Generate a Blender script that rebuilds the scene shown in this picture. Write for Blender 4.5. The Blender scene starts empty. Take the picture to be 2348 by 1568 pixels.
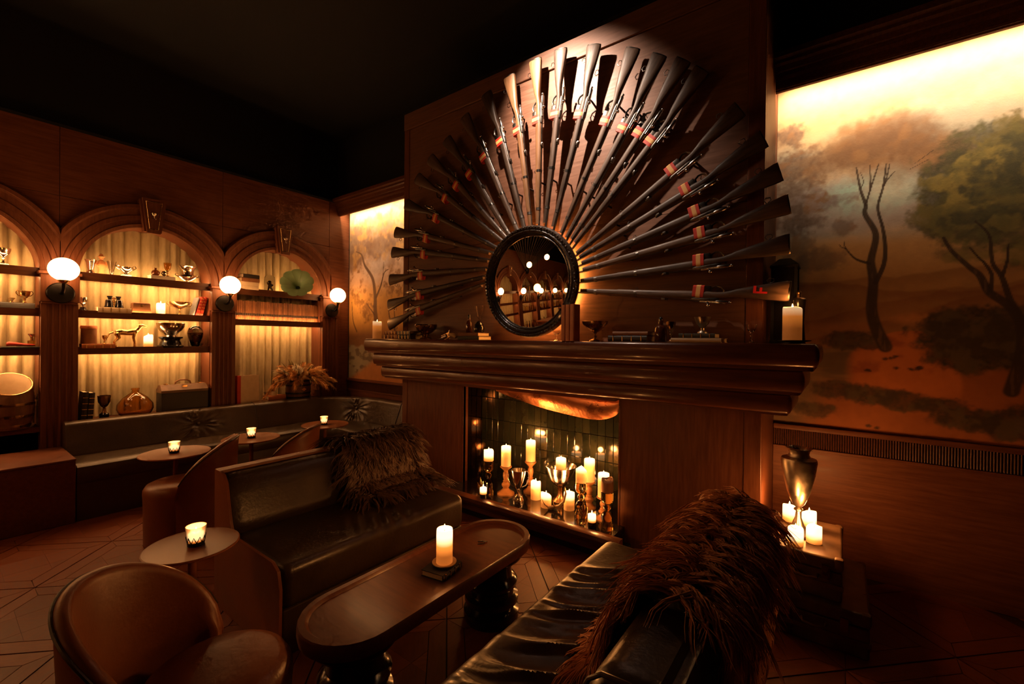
import bpy, bmesh, math, random
import numpy as np
from mathutils import Matrix, Vector
random.seed(7); rng = np.random.default_rng(11)
SC = bpy.context.scene; COL = SC.collection
PI = math.pi
# ------------------------------------------------------------------ camera, world, exposure
yaw, pit, rol, FPX = 0.640578, -0.0052156, 0.0106958, 1004.83
fw = Vector((-math.sin(yaw)*math.cos(pit), math.cos(yaw)*math.cos(pit), math.sin(pit)))
r0 = Vector((math.cos(yaw), math.sin(yaw), 0)); u0 = r0.cross(fw)
rt = r0*math.cos(rol) + u0*math.sin(rol); up = u0*math.cos(rol) - r0*math.sin(rol)
cam = bpy.data.objects.new('camera', bpy.data.cameras.new('camera')); COL.objects.link(cam)
cam.matrix_world = Matrix(((rt.x, up.x, -fw.x, 0), (rt.y, up.y, -fw.y, 0), (rt.z, up.z, -fw.z, 1.5), (0, 0, 0, 1)))
cam.data.sensor_width = 36; cam.data.sensor_fit = 'HORIZONTAL'; cam.data.lens = FPX/2348*36
cam.data.clip_start = 0.05; SC.camera = cam
wd = bpy.data.worlds.new('room_dark'); SC.world = wd; wd.use_nodes = True
wd.node_tree.nodes['Background'].inputs[0].default_value = (0, 0, 0, 1)
SC.view_settings.view_transform = 'Standard'; SC.view_settings.look = 'None'
SC.view_settings.exposure = 0.0; SC.view_settings.gamma = 1.0; SC.view_settings.use_curve_mapping = False
cy = SC.cycles
cy.use_denoising = True; cy.max_bounces = 7; cy.diffuse_bounces = 3; cy.glossy_bounces = 4; cy.transmission_bounces = 7
cy.use_adaptive_sampling = True; cy.adaptive_threshold = .06; cy.adaptive_min_samples = 10
cy.caustics_reflective = False; cy.caustics_refractive = False; cy.sample_clamp_indirect = 3.0; cy.blur_glossy = 1.0
CANDLE = (1.0, 0.36, 0.08); LEDC = (1.0, 0.47, 0.17)
# strengths, tuned together
E_MURAL, E_SHELF, E_GLOBE, E_SPOT, E_CANDLE, E_HALO = 12.5, 72.0, 18.0, 560.0, 2.8, 80.0
# ------------------------------------------------------------------ mesh helpers
class MB:
    def __init__(s): s.v = []; s.f = []
    def add(s, v, f):
        o = len(s.v); s.v += [tuple(p) for p in v]; s.f += [tuple(i+o for i in q) for q in f]; return s
    def box(s, x0, x1, y0, y1, z0, z1):
        return s.add([(x0,y0,z0),(x1,y0,z0),(x1,y1,z0),(x0,y1,z0),(x0,y0,z1),(x1,y0,z1),(x1,y1,z1),(x0,y1,z1)],
                     [(3,2,1,0),(4,5,6,7),(0,1,5,4),(1,2,6,5),(2,3,7,6),(3,0,4,7)])
    def lathe(s, prof, n=24, c=(0,0,0), sx=1., sy=1.):
        v = []; f = []; idx = []
        for r, z in prof:
            if r < 1e-5: idx.append((len(v), 1)); v.append((c[0], c[1], c[2]+z))
            else:
                idx.append((len(v), n))
                v += [(c[0]+r*sx*math.cos(2*PI*i/n), c[1]+r*sy*math.sin(2*PI*i/n), c[2]+z) for i in range(n)]
        for (a, na), (b, nb) in zip(idx, idx[1:]):
            for i in range(n):
                j = (i+1) % n
                if na == 1 and nb == 1: continue
                if na == 1: f.append((a, b+j, b+i))
                elif nb == 1: f.append((a+i, a+j, b))
                else: f.append((a+i, a+j, b+j, b+i))
        if idx[0][1] > 1: f.append(tuple(range(idx[0][0]+n-1, idx[0][0]-1, -1)))
        if idx[-1][1] > 1: f.append(tuple(range(idx[-1][0], idx[-1][0]+n)))
        return s.add(v, f)
    def ball(s, c, r, n=16, sz=1.):
        k = max(6, n//2); return s.lathe([(r*math.sin(PI*i/k), -r*sz*math.cos(PI*i/k)) for i in range(k+1)], n, c)
    def tube(s, pts, rad, n=8, flat=1.):
        pts = [Vector(p) for p in pts]; m = len(pts)
        if not hasattr(rad, '__len__'): rad = [rad]*m
        v = []; f = []; prev = None
        for i, p in enumerate(pts):
            t = (pts[min(i+1, m-1)]-pts[max(i-1, 0)]).normalized()
            if prev is None: a = t.orthogonal().normalized()
            else:
                a = prev - t*prev.dot(t); a = a.normalized() if a.length > 1e-6 else t.orthogonal().normalized()
            prev = a; b = t.cross(a)
            for k in range(n):
                q = p + (a*math.cos(2*PI*k/n) + b*math.sin(2*PI*k/n)*flat)*rad[i]; v.append(q)
        for i in range(m-1):
            for k in range(n):
                l = (k+1) % n; f.append((i*n+k, i*n+l, (i+1)*n+l, (i+1)*n+k))
        f.append(tuple(range(n-1, -1, -1))); f.append(tuple(range((m-1)*n, m*n)))
        return s.add(v, f)
    def prism(s, poly, a, b, axis='z'):
        g = {'x': lambda p, h: (h, p[0], p[1]), 'y': lambda p, h: (p[0], h, p[1]), 'z': lambda p, h: (p[0], p[1], h)}[axis]
        n = len(poly); v = [g(p, a) for p in poly] + [g(p, b) for p in poly]
        f = [tuple(range(n-1, -1, -1)), tuple(range(n, 2*n))] + [(i, (i+1) % n, n+(i+1) % n, n+i) for i in range(n)]
        return s.add(v, f)
    def loft(s, rings, closed=True, caps=True):
        n = len(rings[0]); v = [p for r in rings for p in r]; f = []
        for i in range(len(rings)-1):
            for k in range(n if closed else n-1):
                l = (k+1) % n; f.append((i*n+k, i*n+l, (i+1)*n+l, (i+1)*n+k))
        if caps and closed: f.append(tuple(range(n-1, -1, -1))); f.append(tuple(range(len(v)-n, len(v))))
        return s.add(v, f)
    def xf(s, M): s.v = [tuple(M @ Vector(p)) for p in s.v]; return s
    def mv(s, x, y, z): s.v = [(a+x, b+y, c+z) for a, b, c in s.v]; return s
def RX(a): return Matrix.Rotation(a, 4, 'X')
def RY(a): return Matrix.Rotation(a, 4, 'Y')
def RZ(a): return Matrix.Rotation(a, 4, 'Z')
def rbox(x0, x1, y0, y1, z0, z1, r=.01, seg=2):
    bm = bmesh.new(); bmesh.ops.create_cube(bm, size=1)
    for q in bm.verts: q.co = ((x0+x1)/2+q.co.x*(x1-x0), (y0+y1)/2+q.co.y*(y1-y0), (z0+z1)/2+q.co.z*(z1-z0))
    bmesh.ops.bevel(bm, geom=bm.edges[:], offset=min(r, .49*min(x1-x0, y1-y0, z1-z0)), segments=seg, profile=.5, affect='EDGES')
    m = MB(); bm.verts.index_update(); m.v = [tuple(q.co) for q in bm.verts]; m.f = [tuple(w.index for w in q.verts) for q in bm.faces]; bm.free(); m.wn = seg > 1; return m
def mesh(name, mb, smooth=True, ang=.7):
    me = bpy.data.meshes.new(name); me.from_pydata(mb.v, [], mb.f)
    if len(mb.f) < 60000:
        bm = bmesh.new(); bm.from_mesh(me); bmesh.ops.recalc_face_normals(bm, faces=bm.faces[:]); bm.to_mesh(me); bm.free()
    if smooth: me.shade_smooth(); me.set_sharp_from_angle(angle=ang)
    return me
def obj(name, mb, mt, parent=None, loc=(0,0,0), rot=(0,0,0), smooth=True, label=None, kind=None, ang=.7):
    me = mb if isinstance(mb, bpy.types.Mesh) else mesh(name, mb, smooth, ang)
    o = bpy.data.objects.new(name, me)
    if mt is not None and not me.materials: me.materials.append(mt)
    o.location = loc; o.rotation_euler = rot; COL.objects.link(o)
    if getattr(mb, 'wn', False): o.modifiers.new('even_normals', 'WEIGHTED_NORMAL').keep_sharp = True
    if parent: o.parent = parent
    if label: o['label'] = label
    if kind: o['kind'] = kind
    return o
def thing(name, label, cat, loc=(0,0,0), rz=0, group=None):
    o = bpy.data.objects.new(name, None); o.empty_display_size = .05; COL.objects.link(o)
    o.location = loc; o.rotation_euler = (0, 0, rz); o['label'] = label; o['category'] = cat
    if group: o['group'] = group
    return o
def tag(o, label, cat, group=None):
    o['label'] = label; o['category'] = cat
    if group: o['group'] = group
    return o
def struct(name, mb, mt, parent=None, **k):
    o = obj(name, mb, mt, parent, **k)
    if parent is None: o['kind'] = 'structure'
    return o
def copy_tree(o, parent=None):
    c = o.copy(); COL.objects.link(c); c.parent = parent
    for ch in o.children: copy_tree(ch, c)
    return c
def lamp(name, typ, loc, energy, color, parent=None, **k):
    l = bpy.data.lights.new(name, typ); l.energy = energy; l.color = color
    for a, b in k.items(): setattr(l, a, b)
    o = bpy.data.objects.new(name, l); COL.objects.link(o); o.location = loc
    if parent: o.parent = parent
    return o
# the one spotlight that picks out the upper rifles hangs from the ceiling (its housing is built further down)
SPOT_AT = Vector((-2.02, 2.05, 4.15)); SPOT_TO = Vector((-1.76, 2.95, 3.24))
spot = lamp('ceiling_spotlight_lamp', 'SPOT', SPOT_AT + (SPOT_TO-SPOT_AT).normalized()*.13, E_SPOT, (1.0, .72, .54), spot_size=math.radians(73), spot_blend=1.0, shadow_soft_size=.02)
spot.rotation_euler = (SPOT_TO-SPOT_AT).to_track_quat('-Z', 'Y').to_euler()
# ------------------------------------------------------------------ materials
def mat(name, c=(.5,.5,.5), rough=.5, metal=0., c2=None, scale=8., stretch=(1,1,1), detail=4., bump=0., bscale=None, emit=None, es=0., trans=0., ior=1.45, coat=0., sheen=0., rand=0., coord='Object', rvar=0., spec=.5, alpha=1.):
    m = bpy.data.materials.new(name); m.use_nodes = True; nt = m.node_tree; N = nt.nodes; L = nt.links
    b = N['Principled BSDF']; I = b.inputs
    I['Base Color'].default_value = (*c, 1); I['Roughness'].default_value = rough; I['Metallic'].default_value = metal
    I['Specular IOR Level'].default_value = spec; I['IOR'].default_value = ior; I['Alpha'].default_value = alpha
    if trans: I['Transmission Weight'].default_value = trans
    if coat: I['Coat Weight'].default_value = coat; I['Coat Roughness'].default_value = .12
    if sheen: I['Sheen Weight'].default_value = sheen; I['Sheen Roughness'].default_value = .4; I['Sheen Tint'].default_value = (*c, 1)
    if emit: I['Emission Color'].default_value = (*emit, 1); I['Emission Strength'].default_value = es
    if c2 or bump or rvar:
        tc = N.new('ShaderNodeTexCoord'); mp = N.new('ShaderNodeMapping'); mp.inputs['Scale'].default_value = stretch
        L.new(tc.outputs[coord], mp.inputs[0])
        src = mp.outputs[0]
        if rand:
            oi = N.new('ShaderNodeObjectInfo'); mul = N.new('ShaderNodeVectorMath'); mul.operation = 'MULTIPLY_ADD'
            mul.inputs[1].default_value = (7.3, 4.1, 9.7); L.new(oi.outputs['Random'], mul.inputs[0]); L.new(mp.outputs[0], mul.inputs[2]); src = mul.outputs[0]
        nz = N.new('ShaderNodeTexNoise'); nz.inputs['Scale'].default_value = scale; nz.inputs['Detail'].default_value = detail; nz.inputs['Roughness'].default_value = .6
        L.new(src, nz.inputs['Vector'])
        if c2:
            rp = N.new('ShaderNodeValToRGB'); rp.color_ramp.elements[0].position = .32; rp.color_ramp.elements[1].position = .68
            rp.color_ramp.elements[0].color = (*c, 1); rp.color_ramp.elements[1].color = (*c2, 1); L.new(nz.outputs[0], rp.inputs[0])
            out = rp.outputs[0]
            if rand:
                hs = N.new('ShaderNodeHueSaturation'); mr = N.new('ShaderNodeMapRange'); mr.inputs[3].default_value = 1-rand; mr.inputs[4].default_value = 1+rand
                L.new(oi.outputs['Random'], mr.inputs[0]); L.new(mr.outputs[0], hs.inputs['Value']); L.new(out, hs.inputs['Color']); out = hs.outputs[0]
            L.new(out, I['Base Color'])
        if rvar:
            mr2 = N.new('ShaderNodeMapRange'); mr2.inputs[1].default_value = .3; mr2.inputs[2].default_value = .7; mr2.inputs[3].default_value = rough-rvar; mr2.inputs[4].default_value = rough+rvar
            L.new(nz.outputs[0], mr2.inputs[0]); L.new(mr2.outputs[0], I['Roughness'])
        if bump:
            bp = N.new('ShaderNodeBump'); bp.inputs['Strength'].default_value = bump; bp.inputs['Distance'].default_value = .01
            if bscale:
                n2 = N.new('ShaderNodeTexNoise'); n2.inputs['Scale'].default_value = bscale; n2.inputs['Detail'].default_value = 3; L.new(src, n2.inputs['Vector']); L.new(n2.outputs[0], bp.inputs['Height'])
            else: L.new(nz.outputs[0], bp.inputs['Height'])
            L.new(bp.outputs[0], I['Normal'])
    return m
def glow(name, c, s):
    m = bpy.data.materials.new(name); m.use_nodes = True; N = m.node_tree.nodes; N.remove(N['Principled BSDF'])
    e = N.new('ShaderNodeEmission'); e.inputs[0].default_value = (*c, 1); e.inputs[1].default_value = s
    m.node_tree.links.new(e.outputs[0], N['Material Output'].inputs[0]); return m
WD = (.100,.033,.014); WD2 = (.165,.057,.025)
M = {}
M['wood_v'] = mat('walnut_vertical', WD, .46, c2=WD2, scale=9, stretch=(6,6,.5), bump=.06, rvar=.08, spec=.3)
M['wood_h'] = mat('walnut_horizontal', WD, .46, c2=WD2, scale=9, stretch=(.5,.5,6), bump=.06, rvar=.08, spec=.3)
M['wood_shelf'] = mat('walnut_shelf', (.066,.022,.009), .38, c2=(.11,.038,.016), scale=10, stretch=(6,.5,6), bump=.04, spec=.2)
M['wood_red'] = mat('mahogany', (.080,.023,.010), .3, c2=(.13,.042,.017), scale=8, stretch=(.6,6,6), coat=.3)
M['floor'] = mat('parquet_oak', (.135,.034,.010), .45, c2=(.185,.050,.015), scale=7, stretch=(1.2,9,1), bump=.05, rand=.22, rvar=.06, spec=.28)
M['floor2'] = mat('parquet_oak_cross', (.135,.034,.010), .45, c2=(.185,.050,.015), scale=7, stretch=(9,1.2,1), bump=.05, rand=.22, rvar=.06, spec=.28)
M['floor_base'] = mat('parquet_joint', (.045,.015,.006), .7)
M['wood_breast'] = mat('chimney_breast_veneer', (.115,.052,.030), .46, c2=(.175,.082,.048), scale=9, stretch=(.5,.5,6), bump=.06, rvar=.08, spec=.4)
M['black'] = mat('black_paint', (.0035,.0035,.0045), .8)
M['black_gloss'] = mat('black_lacquer', (.008,.007,.007), .18, coat=.4)
M['black_metal'] = mat('blackened_metal', (.035,.032,.030), .38, metal=1.)
M['brass'] = mat('aged_brass', (.62,.38,.15), .24, metal=1., c2=(.75,.50,.22), scale=14, rvar=.08)
M['bronze'] = mat('dark_bronze', (.20,.11,.05), .3, metal=1., c2=(.32,.19,.09), scale=12, rvar=.1)
M['silver'] = mat('silver_plate', (.74,.66,.54), .16, metal=1., c2=(.82,.76,.66), scale=16, rvar=.06)
M['pewter'] = mat('pewter', (.40,.34,.27), .34, metal=1., c2=(.55,.48,.38), scale=12, rvar=.1)
M['copper'] = mat('hammered_copper', (.80,.30,.13), .30, metal=1., c2=(.90,.40,.20), scale=5, bump=.35, bscale=22, rvar=.08)
M['leather'] = mat('dark_olive_leather', (.034,.020,.009), .36, c2=(.054,.031,.013), scale=5, bump=.12, bscale=60, rvar=.07, spec=.6)
M['leather_tan'] = mat('rust_leather', (.19,.058,.018), .40, c2=(.27,.088,.028), scale=4, bump=.08, bscale=70, rvar=.06)
M['curtain'] = mat('olive_velvet_curtain', (.30,.24,.12), .85, c2=(.40,.32,.17), scale=30, stretch=(1,1,.3), sheen=.4, bump=.1, bscale=200)
M['tile'] = mat('black_green_glazed_tile', (.010,.014,.009), .10, c2=(.022,.022,.012), scale=6, bump=.12, bscale=9, rand=.3, coat=.5)
M['glossy_floor'] = mat('polished_black_stone', (.012,.007,.005), .09, coat=.6)
M['mirror'] = mat('mirror_glass', (.90,.86,.80), .0, metal=1.)
M['frame'] = mat('carved_black_frame', (.018,.012,.009), .26, c2=(.032,.021,.013), scale=40, bump=.3, bscale=70, coat=.4)
M['amber'] = mat('amber_glass', (1.,.66,.24), .02, trans=1., ior=1.40)
M['clear'] = mat('clear_glass', (1,.97,.92), .01, trans=1., ior=1.45)
M['dark_glass'] = mat('dark_brown_glass', (.20,.06,.02), .05, trans=.75, ior=1.5)
M['frost'] = mat('frosted_glass', (1,.93,.82), .45, trans=.75, ior=1.2)
M['pane'] = mat('thin_glass', (1,1,1), .02, trans=1., ior=1.1)
M['paper'] = mat('aged_paper', (.62,.50,.33), .8, c2=(.72,.60,.42), scale=30, stretch=(1,1,20))
M['cream'] = mat('cream_cloth', (.62,.47,.29), .7, c2=(.70,.55,.36), scale=20)
M['red'] = mat('red_leather', (.42,.03,.02), .45, c2=(.52,.05,.03), scale=10)
M['brown'] = mat('brown_book_cloth', (.19,.075,.028), .55, c2=(.26,.11,.04), scale=15)
M['orange_book'] = mat('orange_book_cloth', (.36,.11,.03), .6, c2=(.44,.15,.045), scale=14)
M['green_book'] = mat('dark_green_cloth', (.045,.045,.025), .6, c2=(.07,.065,.035), scale=14)
M['dark_book'] = mat('black_book_cloth', (.022,.016,.012), .5)
M['blue_book'] = mat('grey_blue_cloth', (.20,.22,.24), .6, c2=(.28,.29,.30), scale=10)
M['gold_leaf'] = mat('gold_leaf', (.75,.50,.18), .3, metal=1.)
M['tan_case'] = mat('worn_case_leather', (.10,.05,.022), .5, c2=(.19,.10,.05), scale=9, bump=.15)
M['trunk'] = mat('worn_trunk_hide', (.05,.026,.013), .38, c2=(.19,.11,.06), scale=6, bump=.15, rvar=.12)
M['barrel'] = mat('barrel_oak', (.10,.04,.016), .5, c2=(.17,.07,.028), scale=7, stretch=(5,5,.6), bump=.1)
M['horn'] = mat('green_enamel', (.26,.42,.22), .35, c2=(.32,.50,.27), scale=5)
M['horn2'] = mat('dark_green_enamel', (.07,.13,.07), .4)
M['terracotta'] = mat('painted_terracotta', (.55,.22,.08), .55, c2=(.65,.30,.12), scale=25)
M['wood_turned'] = mat('turned_pale_wood', (.30,.13,.045), .45, c2=(.40,.19,.07), scale=12, stretch=(1,1,5))
M['bone'] = mat('bone', (.45,.28,.13), .5, c2=(.60,.42,.22), scale=8)
M['stock'] = mat('rifle_walnut', (.034,.020,.012), .52, c2=(.085,.048,.029), scale=7, stretch=(1,6,6), bump=.08, rand=.4, rvar=.1)
M['stock_gold'] = mat('rifle_honey_wood', (.13,.060,.024), .5, c2=(.20,.098,.040), scale=7, stretch=(1,6,6), bump=.08, rvar=.1)
M['gun'] = mat('worn_gun_steel', (.07,.062,.055), .36, metal=1., c2=(.18,.165,.15), scale=10, rvar=.1)
M['steel'] = mat('bright_bolt_steel', (.55,.52,.48), .22, metal=1.)
M['tape'] = mat('red_tape', (.50,.035,.018), .5)
M['stripe'] = mat('yellow_tape', (.72,.42,.14), .5)
M['globe'] = glow('opal_globe', (1.0,.46,.16), E_GLOBE)
M['led'] = glow('warm_led_strip', LEDC, E_SHELF)
M['led_mural'] = glow('cove_led_strip', (1.0,.56,.22), 12.0)
M['halo'] = glow('mirror_halo_strip', (1.0,.36,.07), E_HALO)
M['flame'] = glow('candle_flame', (1.0,.62,.22), 14.)
M['fabric_white'] = mat('white_linen', (.75,.66,.52), .7)
M['wax_unlit'] = mat('unlit_wax', (.38,.17,.07), .5)
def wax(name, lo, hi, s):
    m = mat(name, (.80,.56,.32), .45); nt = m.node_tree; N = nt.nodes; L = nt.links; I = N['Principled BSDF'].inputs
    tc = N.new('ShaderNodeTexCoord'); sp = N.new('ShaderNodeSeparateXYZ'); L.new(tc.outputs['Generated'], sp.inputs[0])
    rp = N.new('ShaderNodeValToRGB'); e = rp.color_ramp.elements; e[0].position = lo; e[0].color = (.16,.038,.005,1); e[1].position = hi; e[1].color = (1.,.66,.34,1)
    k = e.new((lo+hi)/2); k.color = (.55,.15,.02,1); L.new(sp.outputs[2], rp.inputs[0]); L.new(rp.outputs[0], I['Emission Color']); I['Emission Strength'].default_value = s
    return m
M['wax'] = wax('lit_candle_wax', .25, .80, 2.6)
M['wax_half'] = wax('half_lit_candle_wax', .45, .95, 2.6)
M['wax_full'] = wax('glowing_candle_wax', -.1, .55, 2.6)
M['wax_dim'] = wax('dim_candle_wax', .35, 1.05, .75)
# ------------------------------------------------------------------ floor: diagonal parquet panels of separate pieces
struct('floor', MB().box(-6.2, 4.2, -7.6, 3.75, -.06, -.006), M['floor_base'])
FLOOR = bpy.data.objects['floor']
def clip(poly, a, b, c):
    out = []
    for i in range(len(poly)):
        p, q = poly[i], poly[(i+1) % len(poly)]; dp = a*p[0]+b*p[1]-c; dq = a*q[0]+b*q[1]-c
        if dp <= 0: out.append(p)
        if dp*dq < 0: t = dp/(dp-dq); out.append((p[0]+t*(q[0]-p[0]), p[1]+t*(q[1]-p[1])))
    return out
def area(p): return abs(sum(p[i][0]*p[(i+1) % len(p)][1]-p[(i+1) % len(p)][0]*p[i][1] for i in range(len(p))))/2
def to_px(x, y, z):
    q = Vector((x, y, z-1.5)); d = q.dot(fw)
    return (None if d < .1 else (1174+FPX*q.dot(rt)/d, 784-FPX*q.dot(up)/d))
PS = .855/math.sqrt(2)         # panel side
hs = PS/2 - .004; bw = .085
def shrink(p, g):
    cx_ = sum(a for a, b in p)/len(p); cy_ = sum(b for a, b in p)/len(p)
    return [(cx_+(a-cx_)*g, cy_+(b-cy_)*g) for a, b in p]
local = []                     # (polygon, cross-grained)
h2 = hs-bw
for k in range(4):
    q = [(-hs+.001, -hs), (hs-.001, -hs), (h2-.001, -h2-.002), (-h2+.001, -h2-.002)]
    c, s = math.cos(k*PI/2), math.sin(k*PI/2); local.append(([(x*c-y*s, x*s+y*c) for x, y in q], k % 2))
R45 = math.sqrt(.5); g = h2*R45*2/1.5
for i in range(-2, 3):
    for j in range(-2, 3):
        # cells on a grid turned 45 degrees inside the panel
        cc = [((i-.5)*g, (j-.5)*g), ((i+.5)*g, (j-.5)*g), ((i+.5)*g, (j+.5)*g), ((i-.5)*g, (j+.5)*g)]
        p = [(x*R45-y*R45, x*R45+y*R45) for x, y in cc]
        for a, b in ((1,0), (-1,0), (0,1), (0,-1)):
            p = clip(p, a, b, h2-.001) if p else p
        if len(p) >= 3 and area(p) > 2e-4: local.append((shrink(p, .993), (i+j) % 2))
pm = []
for p, kx in local:
    if area(p) < 1e-6: continue
    n = sum((p[i][0]*p[(i+1) % len(p)][1]-p[(i+1) % len(p)][0]*p[i][1]) for i in range(len(p)))
    p = p if n > 0 else p[::-1]
    a = MB().prism(p, -.010, 0.0); me = mesh('parquet_block', a, smooth=False); me.materials.append(M['floor2' if kx else 'floor']); pm.append(me)
cells = []
for a in range(-9, 10):
    for b in range(-9, 12):
        x = (.01+.855*(b+.5) - (2.49+.855*(a+.5)))/2; y = (.01+.855*(b+.5) + (2.49+.855*(a+.5)))/2
        if -6.0 < x < 4 and -5.2 < y < 3.9: cells.append((x, y))
def seen(c):
    p = to_px(c[0], c[1], 0)
    if p is None or not (-260 < p[0] < 2600 and 700 < p[1] < 1900): return 99
    if -3.6 < c[0] < -.4 and 1.3 < c[1] < 3.9: return 40
    return math.hypot(c[0], c[1])
cells.sort(key=seen)
near, far = cells[:17], cells[17:]
for x, y in near:
    for me in pm:
        o = obj('parquet_block', me, None, FLOOR, loc=(x, y, random.uniform(-.0006, .0004)), rot=(0, 0, PI/4))
far_mb = MB(); far_cross = MB()
for x, y in far:
    for (p, kx) in local:
        if area(p) < 1e-6: continue
        q = [(x+(u-w)*R45, y+(u+w)*R45) for u, w in p]
        if max(v[1] for v in q) > 3.74 or min(u for u, v in q) < -6.1: continue
        (far_cross if kx else far_mb).prism(q, -.010, -.0003)
obj('parquet_rest', far_mb, M['floor'], FLOOR, smooth=False, kind='stuff'); obj('parquet_rest_cross', far_cross, M['floor2'], FLOOR, smooth=False, kind='stuff')
# ------------------------------------------------------------------ shell
struct('ceiling', MB().box(-6.2, 4.2, -7.6, 3.75, 4.35, 4.45), M['black'])
struct('wall_right', MB().box(4.1, 4.2, -7.6, 3.75, 0, 4.35), M['wood_v'])
struct('wall_front', MB().box(-6.2, 4.2, -7.6, -7.5, 0, 4.35), M['wood_v'])
WB = struct('wall_back', MB().box(-5.9, 4.2, 3.61, 3.75, 0, 4.35), M['black'])
WL = struct('wall_left', MB().box(-6.0, -5.90, -7.6, 3.75, 0, 4.35), M['black'])
# ---- left wall: bays with arched niches
PITCH, OW, SPR, RAD = 1.294, 1.052, 2.055, .526
BAYS = [.842+PITCH*k+OW/2 for k in range(-6, 2)]       # centres; the last two are the middle and right arch of the picture, the third last the left one
XF = -5.6
NA = 28
def bay_panel():
    h = PITCH/2-.0015; w = OW/2
    p = [(-h, 0), (-w, 0), (-w, SPR)] + [(-RAD*math.cos(PI*i/NA), SPR+RAD*math.sin(PI*i/NA)) for i in range(1, NA)] + [(w, SPR), (w, 0), (h, 0), (h, 2.744), (-h, 2.744)]
    return MB().prism(p, XF-.04, XF, 'x')
def bay_reveal():
    m = MB(); w = OW/2-.0005; path = [(-w, .70), (-w, SPR)] + [(-w*math.cos(PI*i/NA), SPR+w*math.sin(PI*i/NA)) for i in range(1, NA)] + [(w, SPR), (w, .70)]
    path2 = [(y*1.03, SPR+(z-SPR)*1.03 if z > SPR else z) for y, z in path]
    m.loft([[(XF-.002, y, z), (XF-.29, y, z), (XF-.29, y2, z2), (XF-.002, y2, z2)] for (y, z), (y2, z2) in zip(path, path2)])
    return m
def archivolt():
    prof = [(.526, .0), (.526, .035), (.556, .042), (.562, .026), (.60, .026), (.606, .044), (.640, .044), (.648, .030), (.70, .036), (.715, .058), (.745, .058), (.757, .040), (.757, .0)]
    rings = []
    for i in range(0, 41):
        a = PI*i/40; rg = []
        for r, dx in prof:
            y = -r*math.cos(a); z = SPR+r*math.sin(a); lim = PITCH/2-.001
            rg.append((XF+dx+.001, max(-lim, min(lim, y)), z))
        rings.append(rg)
    return MB().loft(rings)
def pilaster():
    h = .117; m = MB(); n = 4; pts = [(XF+.001, -h), (XF+.055, -h)]
    for k in range(n):
        c = -h+.03+(2*h-.06)*(k+.5)/n; q = .016
        pts += [(XF+.055, c-q), (XF+.045, c-q*.6), (XF+.041, c), (XF+.045, c+q*.6), (XF+.055, c+q)]
    pts += [(XF+.055, h), (XF+.001, h)]
    m.prism(pts, .12, 1.775, 'z'); return m
def pil_cap():
    m = MB(); m.add(*(lambda b: (b.v, b.f))(rbox(XF+.001, XF+.075, -.123, .123, 1.79, 2.03, .004)))
    return m
def pil_mould(z, d, hh):
    return rbox(XF+.001, XF+d, -.121-(d-.075), .121+(d-.075), z, z+hh, .006)
me_panel = mesh('panel', bay_panel(), False); me_panel.materials.append(M['wood_h'])
me_rev = mesh('niche_reveal', bay_reveal()); me_rev.materials.append(M['wood_v'])
me_arch = mesh('archivolt', archivolt()); me_arch.materials.append(M['wood_v'])
me_pil = mesh('pilaster', pilaster(), False); me_pil.materials.append(M['wood_v'])
me_cap = mesh('pilaster_block', pil_cap()); me_cap.materials.append(M['wood_v'])
me_top = mesh('panel', rbox(XF-.04, XF, -PITCH/2+.0015, PITCH/2-.0015, 2.748, 3.36, .002, 1), False); me_top.materials.append(M['wood_h'])
def shelf(z, t, lipup=.014, lipdn=.024):
    m = MB(); w = OW/2-.001; m.box(XF-.25, XF-.012, -w, w, z-t, z); m.box(XF-.012, XF-.002, -w, w, z-t-lipdn, z+lipup); return m
def led(z, x=XF-.03, tilt=0): return MB().box(x-.007, x+.007, -OW/2+.03, OW/2-.03, z-.003, z+.003)
cur_n = 0
def curtain(seed, z0, z1):
    rr = random.Random(seed); w = OW/2+.008; n = 200; ph = [rr.uniform(0, 6.28) for _ in range(6)]; x0 = XF-.236
    def d(y, z):
        q = y/OW*PI*2; amp = .024+.008*math.sin(2*q+ph[0])
        return amp*(1.7*abs(math.sin(.5*(9.5*q+1.6*math.sin(1.7*q+ph[1])+ph[2]+.10*math.sin(3*z+ph[4]))))**.8-1) + .003*math.sin(23*q+ph[3])
    rows = []
    for j in range(7):
        z = z0+(z1-z0)*j/6; rows.append([(x0+d(-w+2*w*i/n, z), -w+2*w*i/n, z) for i in range(n+1)])
    m = MB(); m.loft(rows, closed=False, caps=False); b = len(m.v)
    m.loft([[(XF-.288, y, z) for x, y, z in r] for r in rows], closed=False, caps=False)
    return m
side = ['', '', '', 'left', 'middle', 'right']
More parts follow.
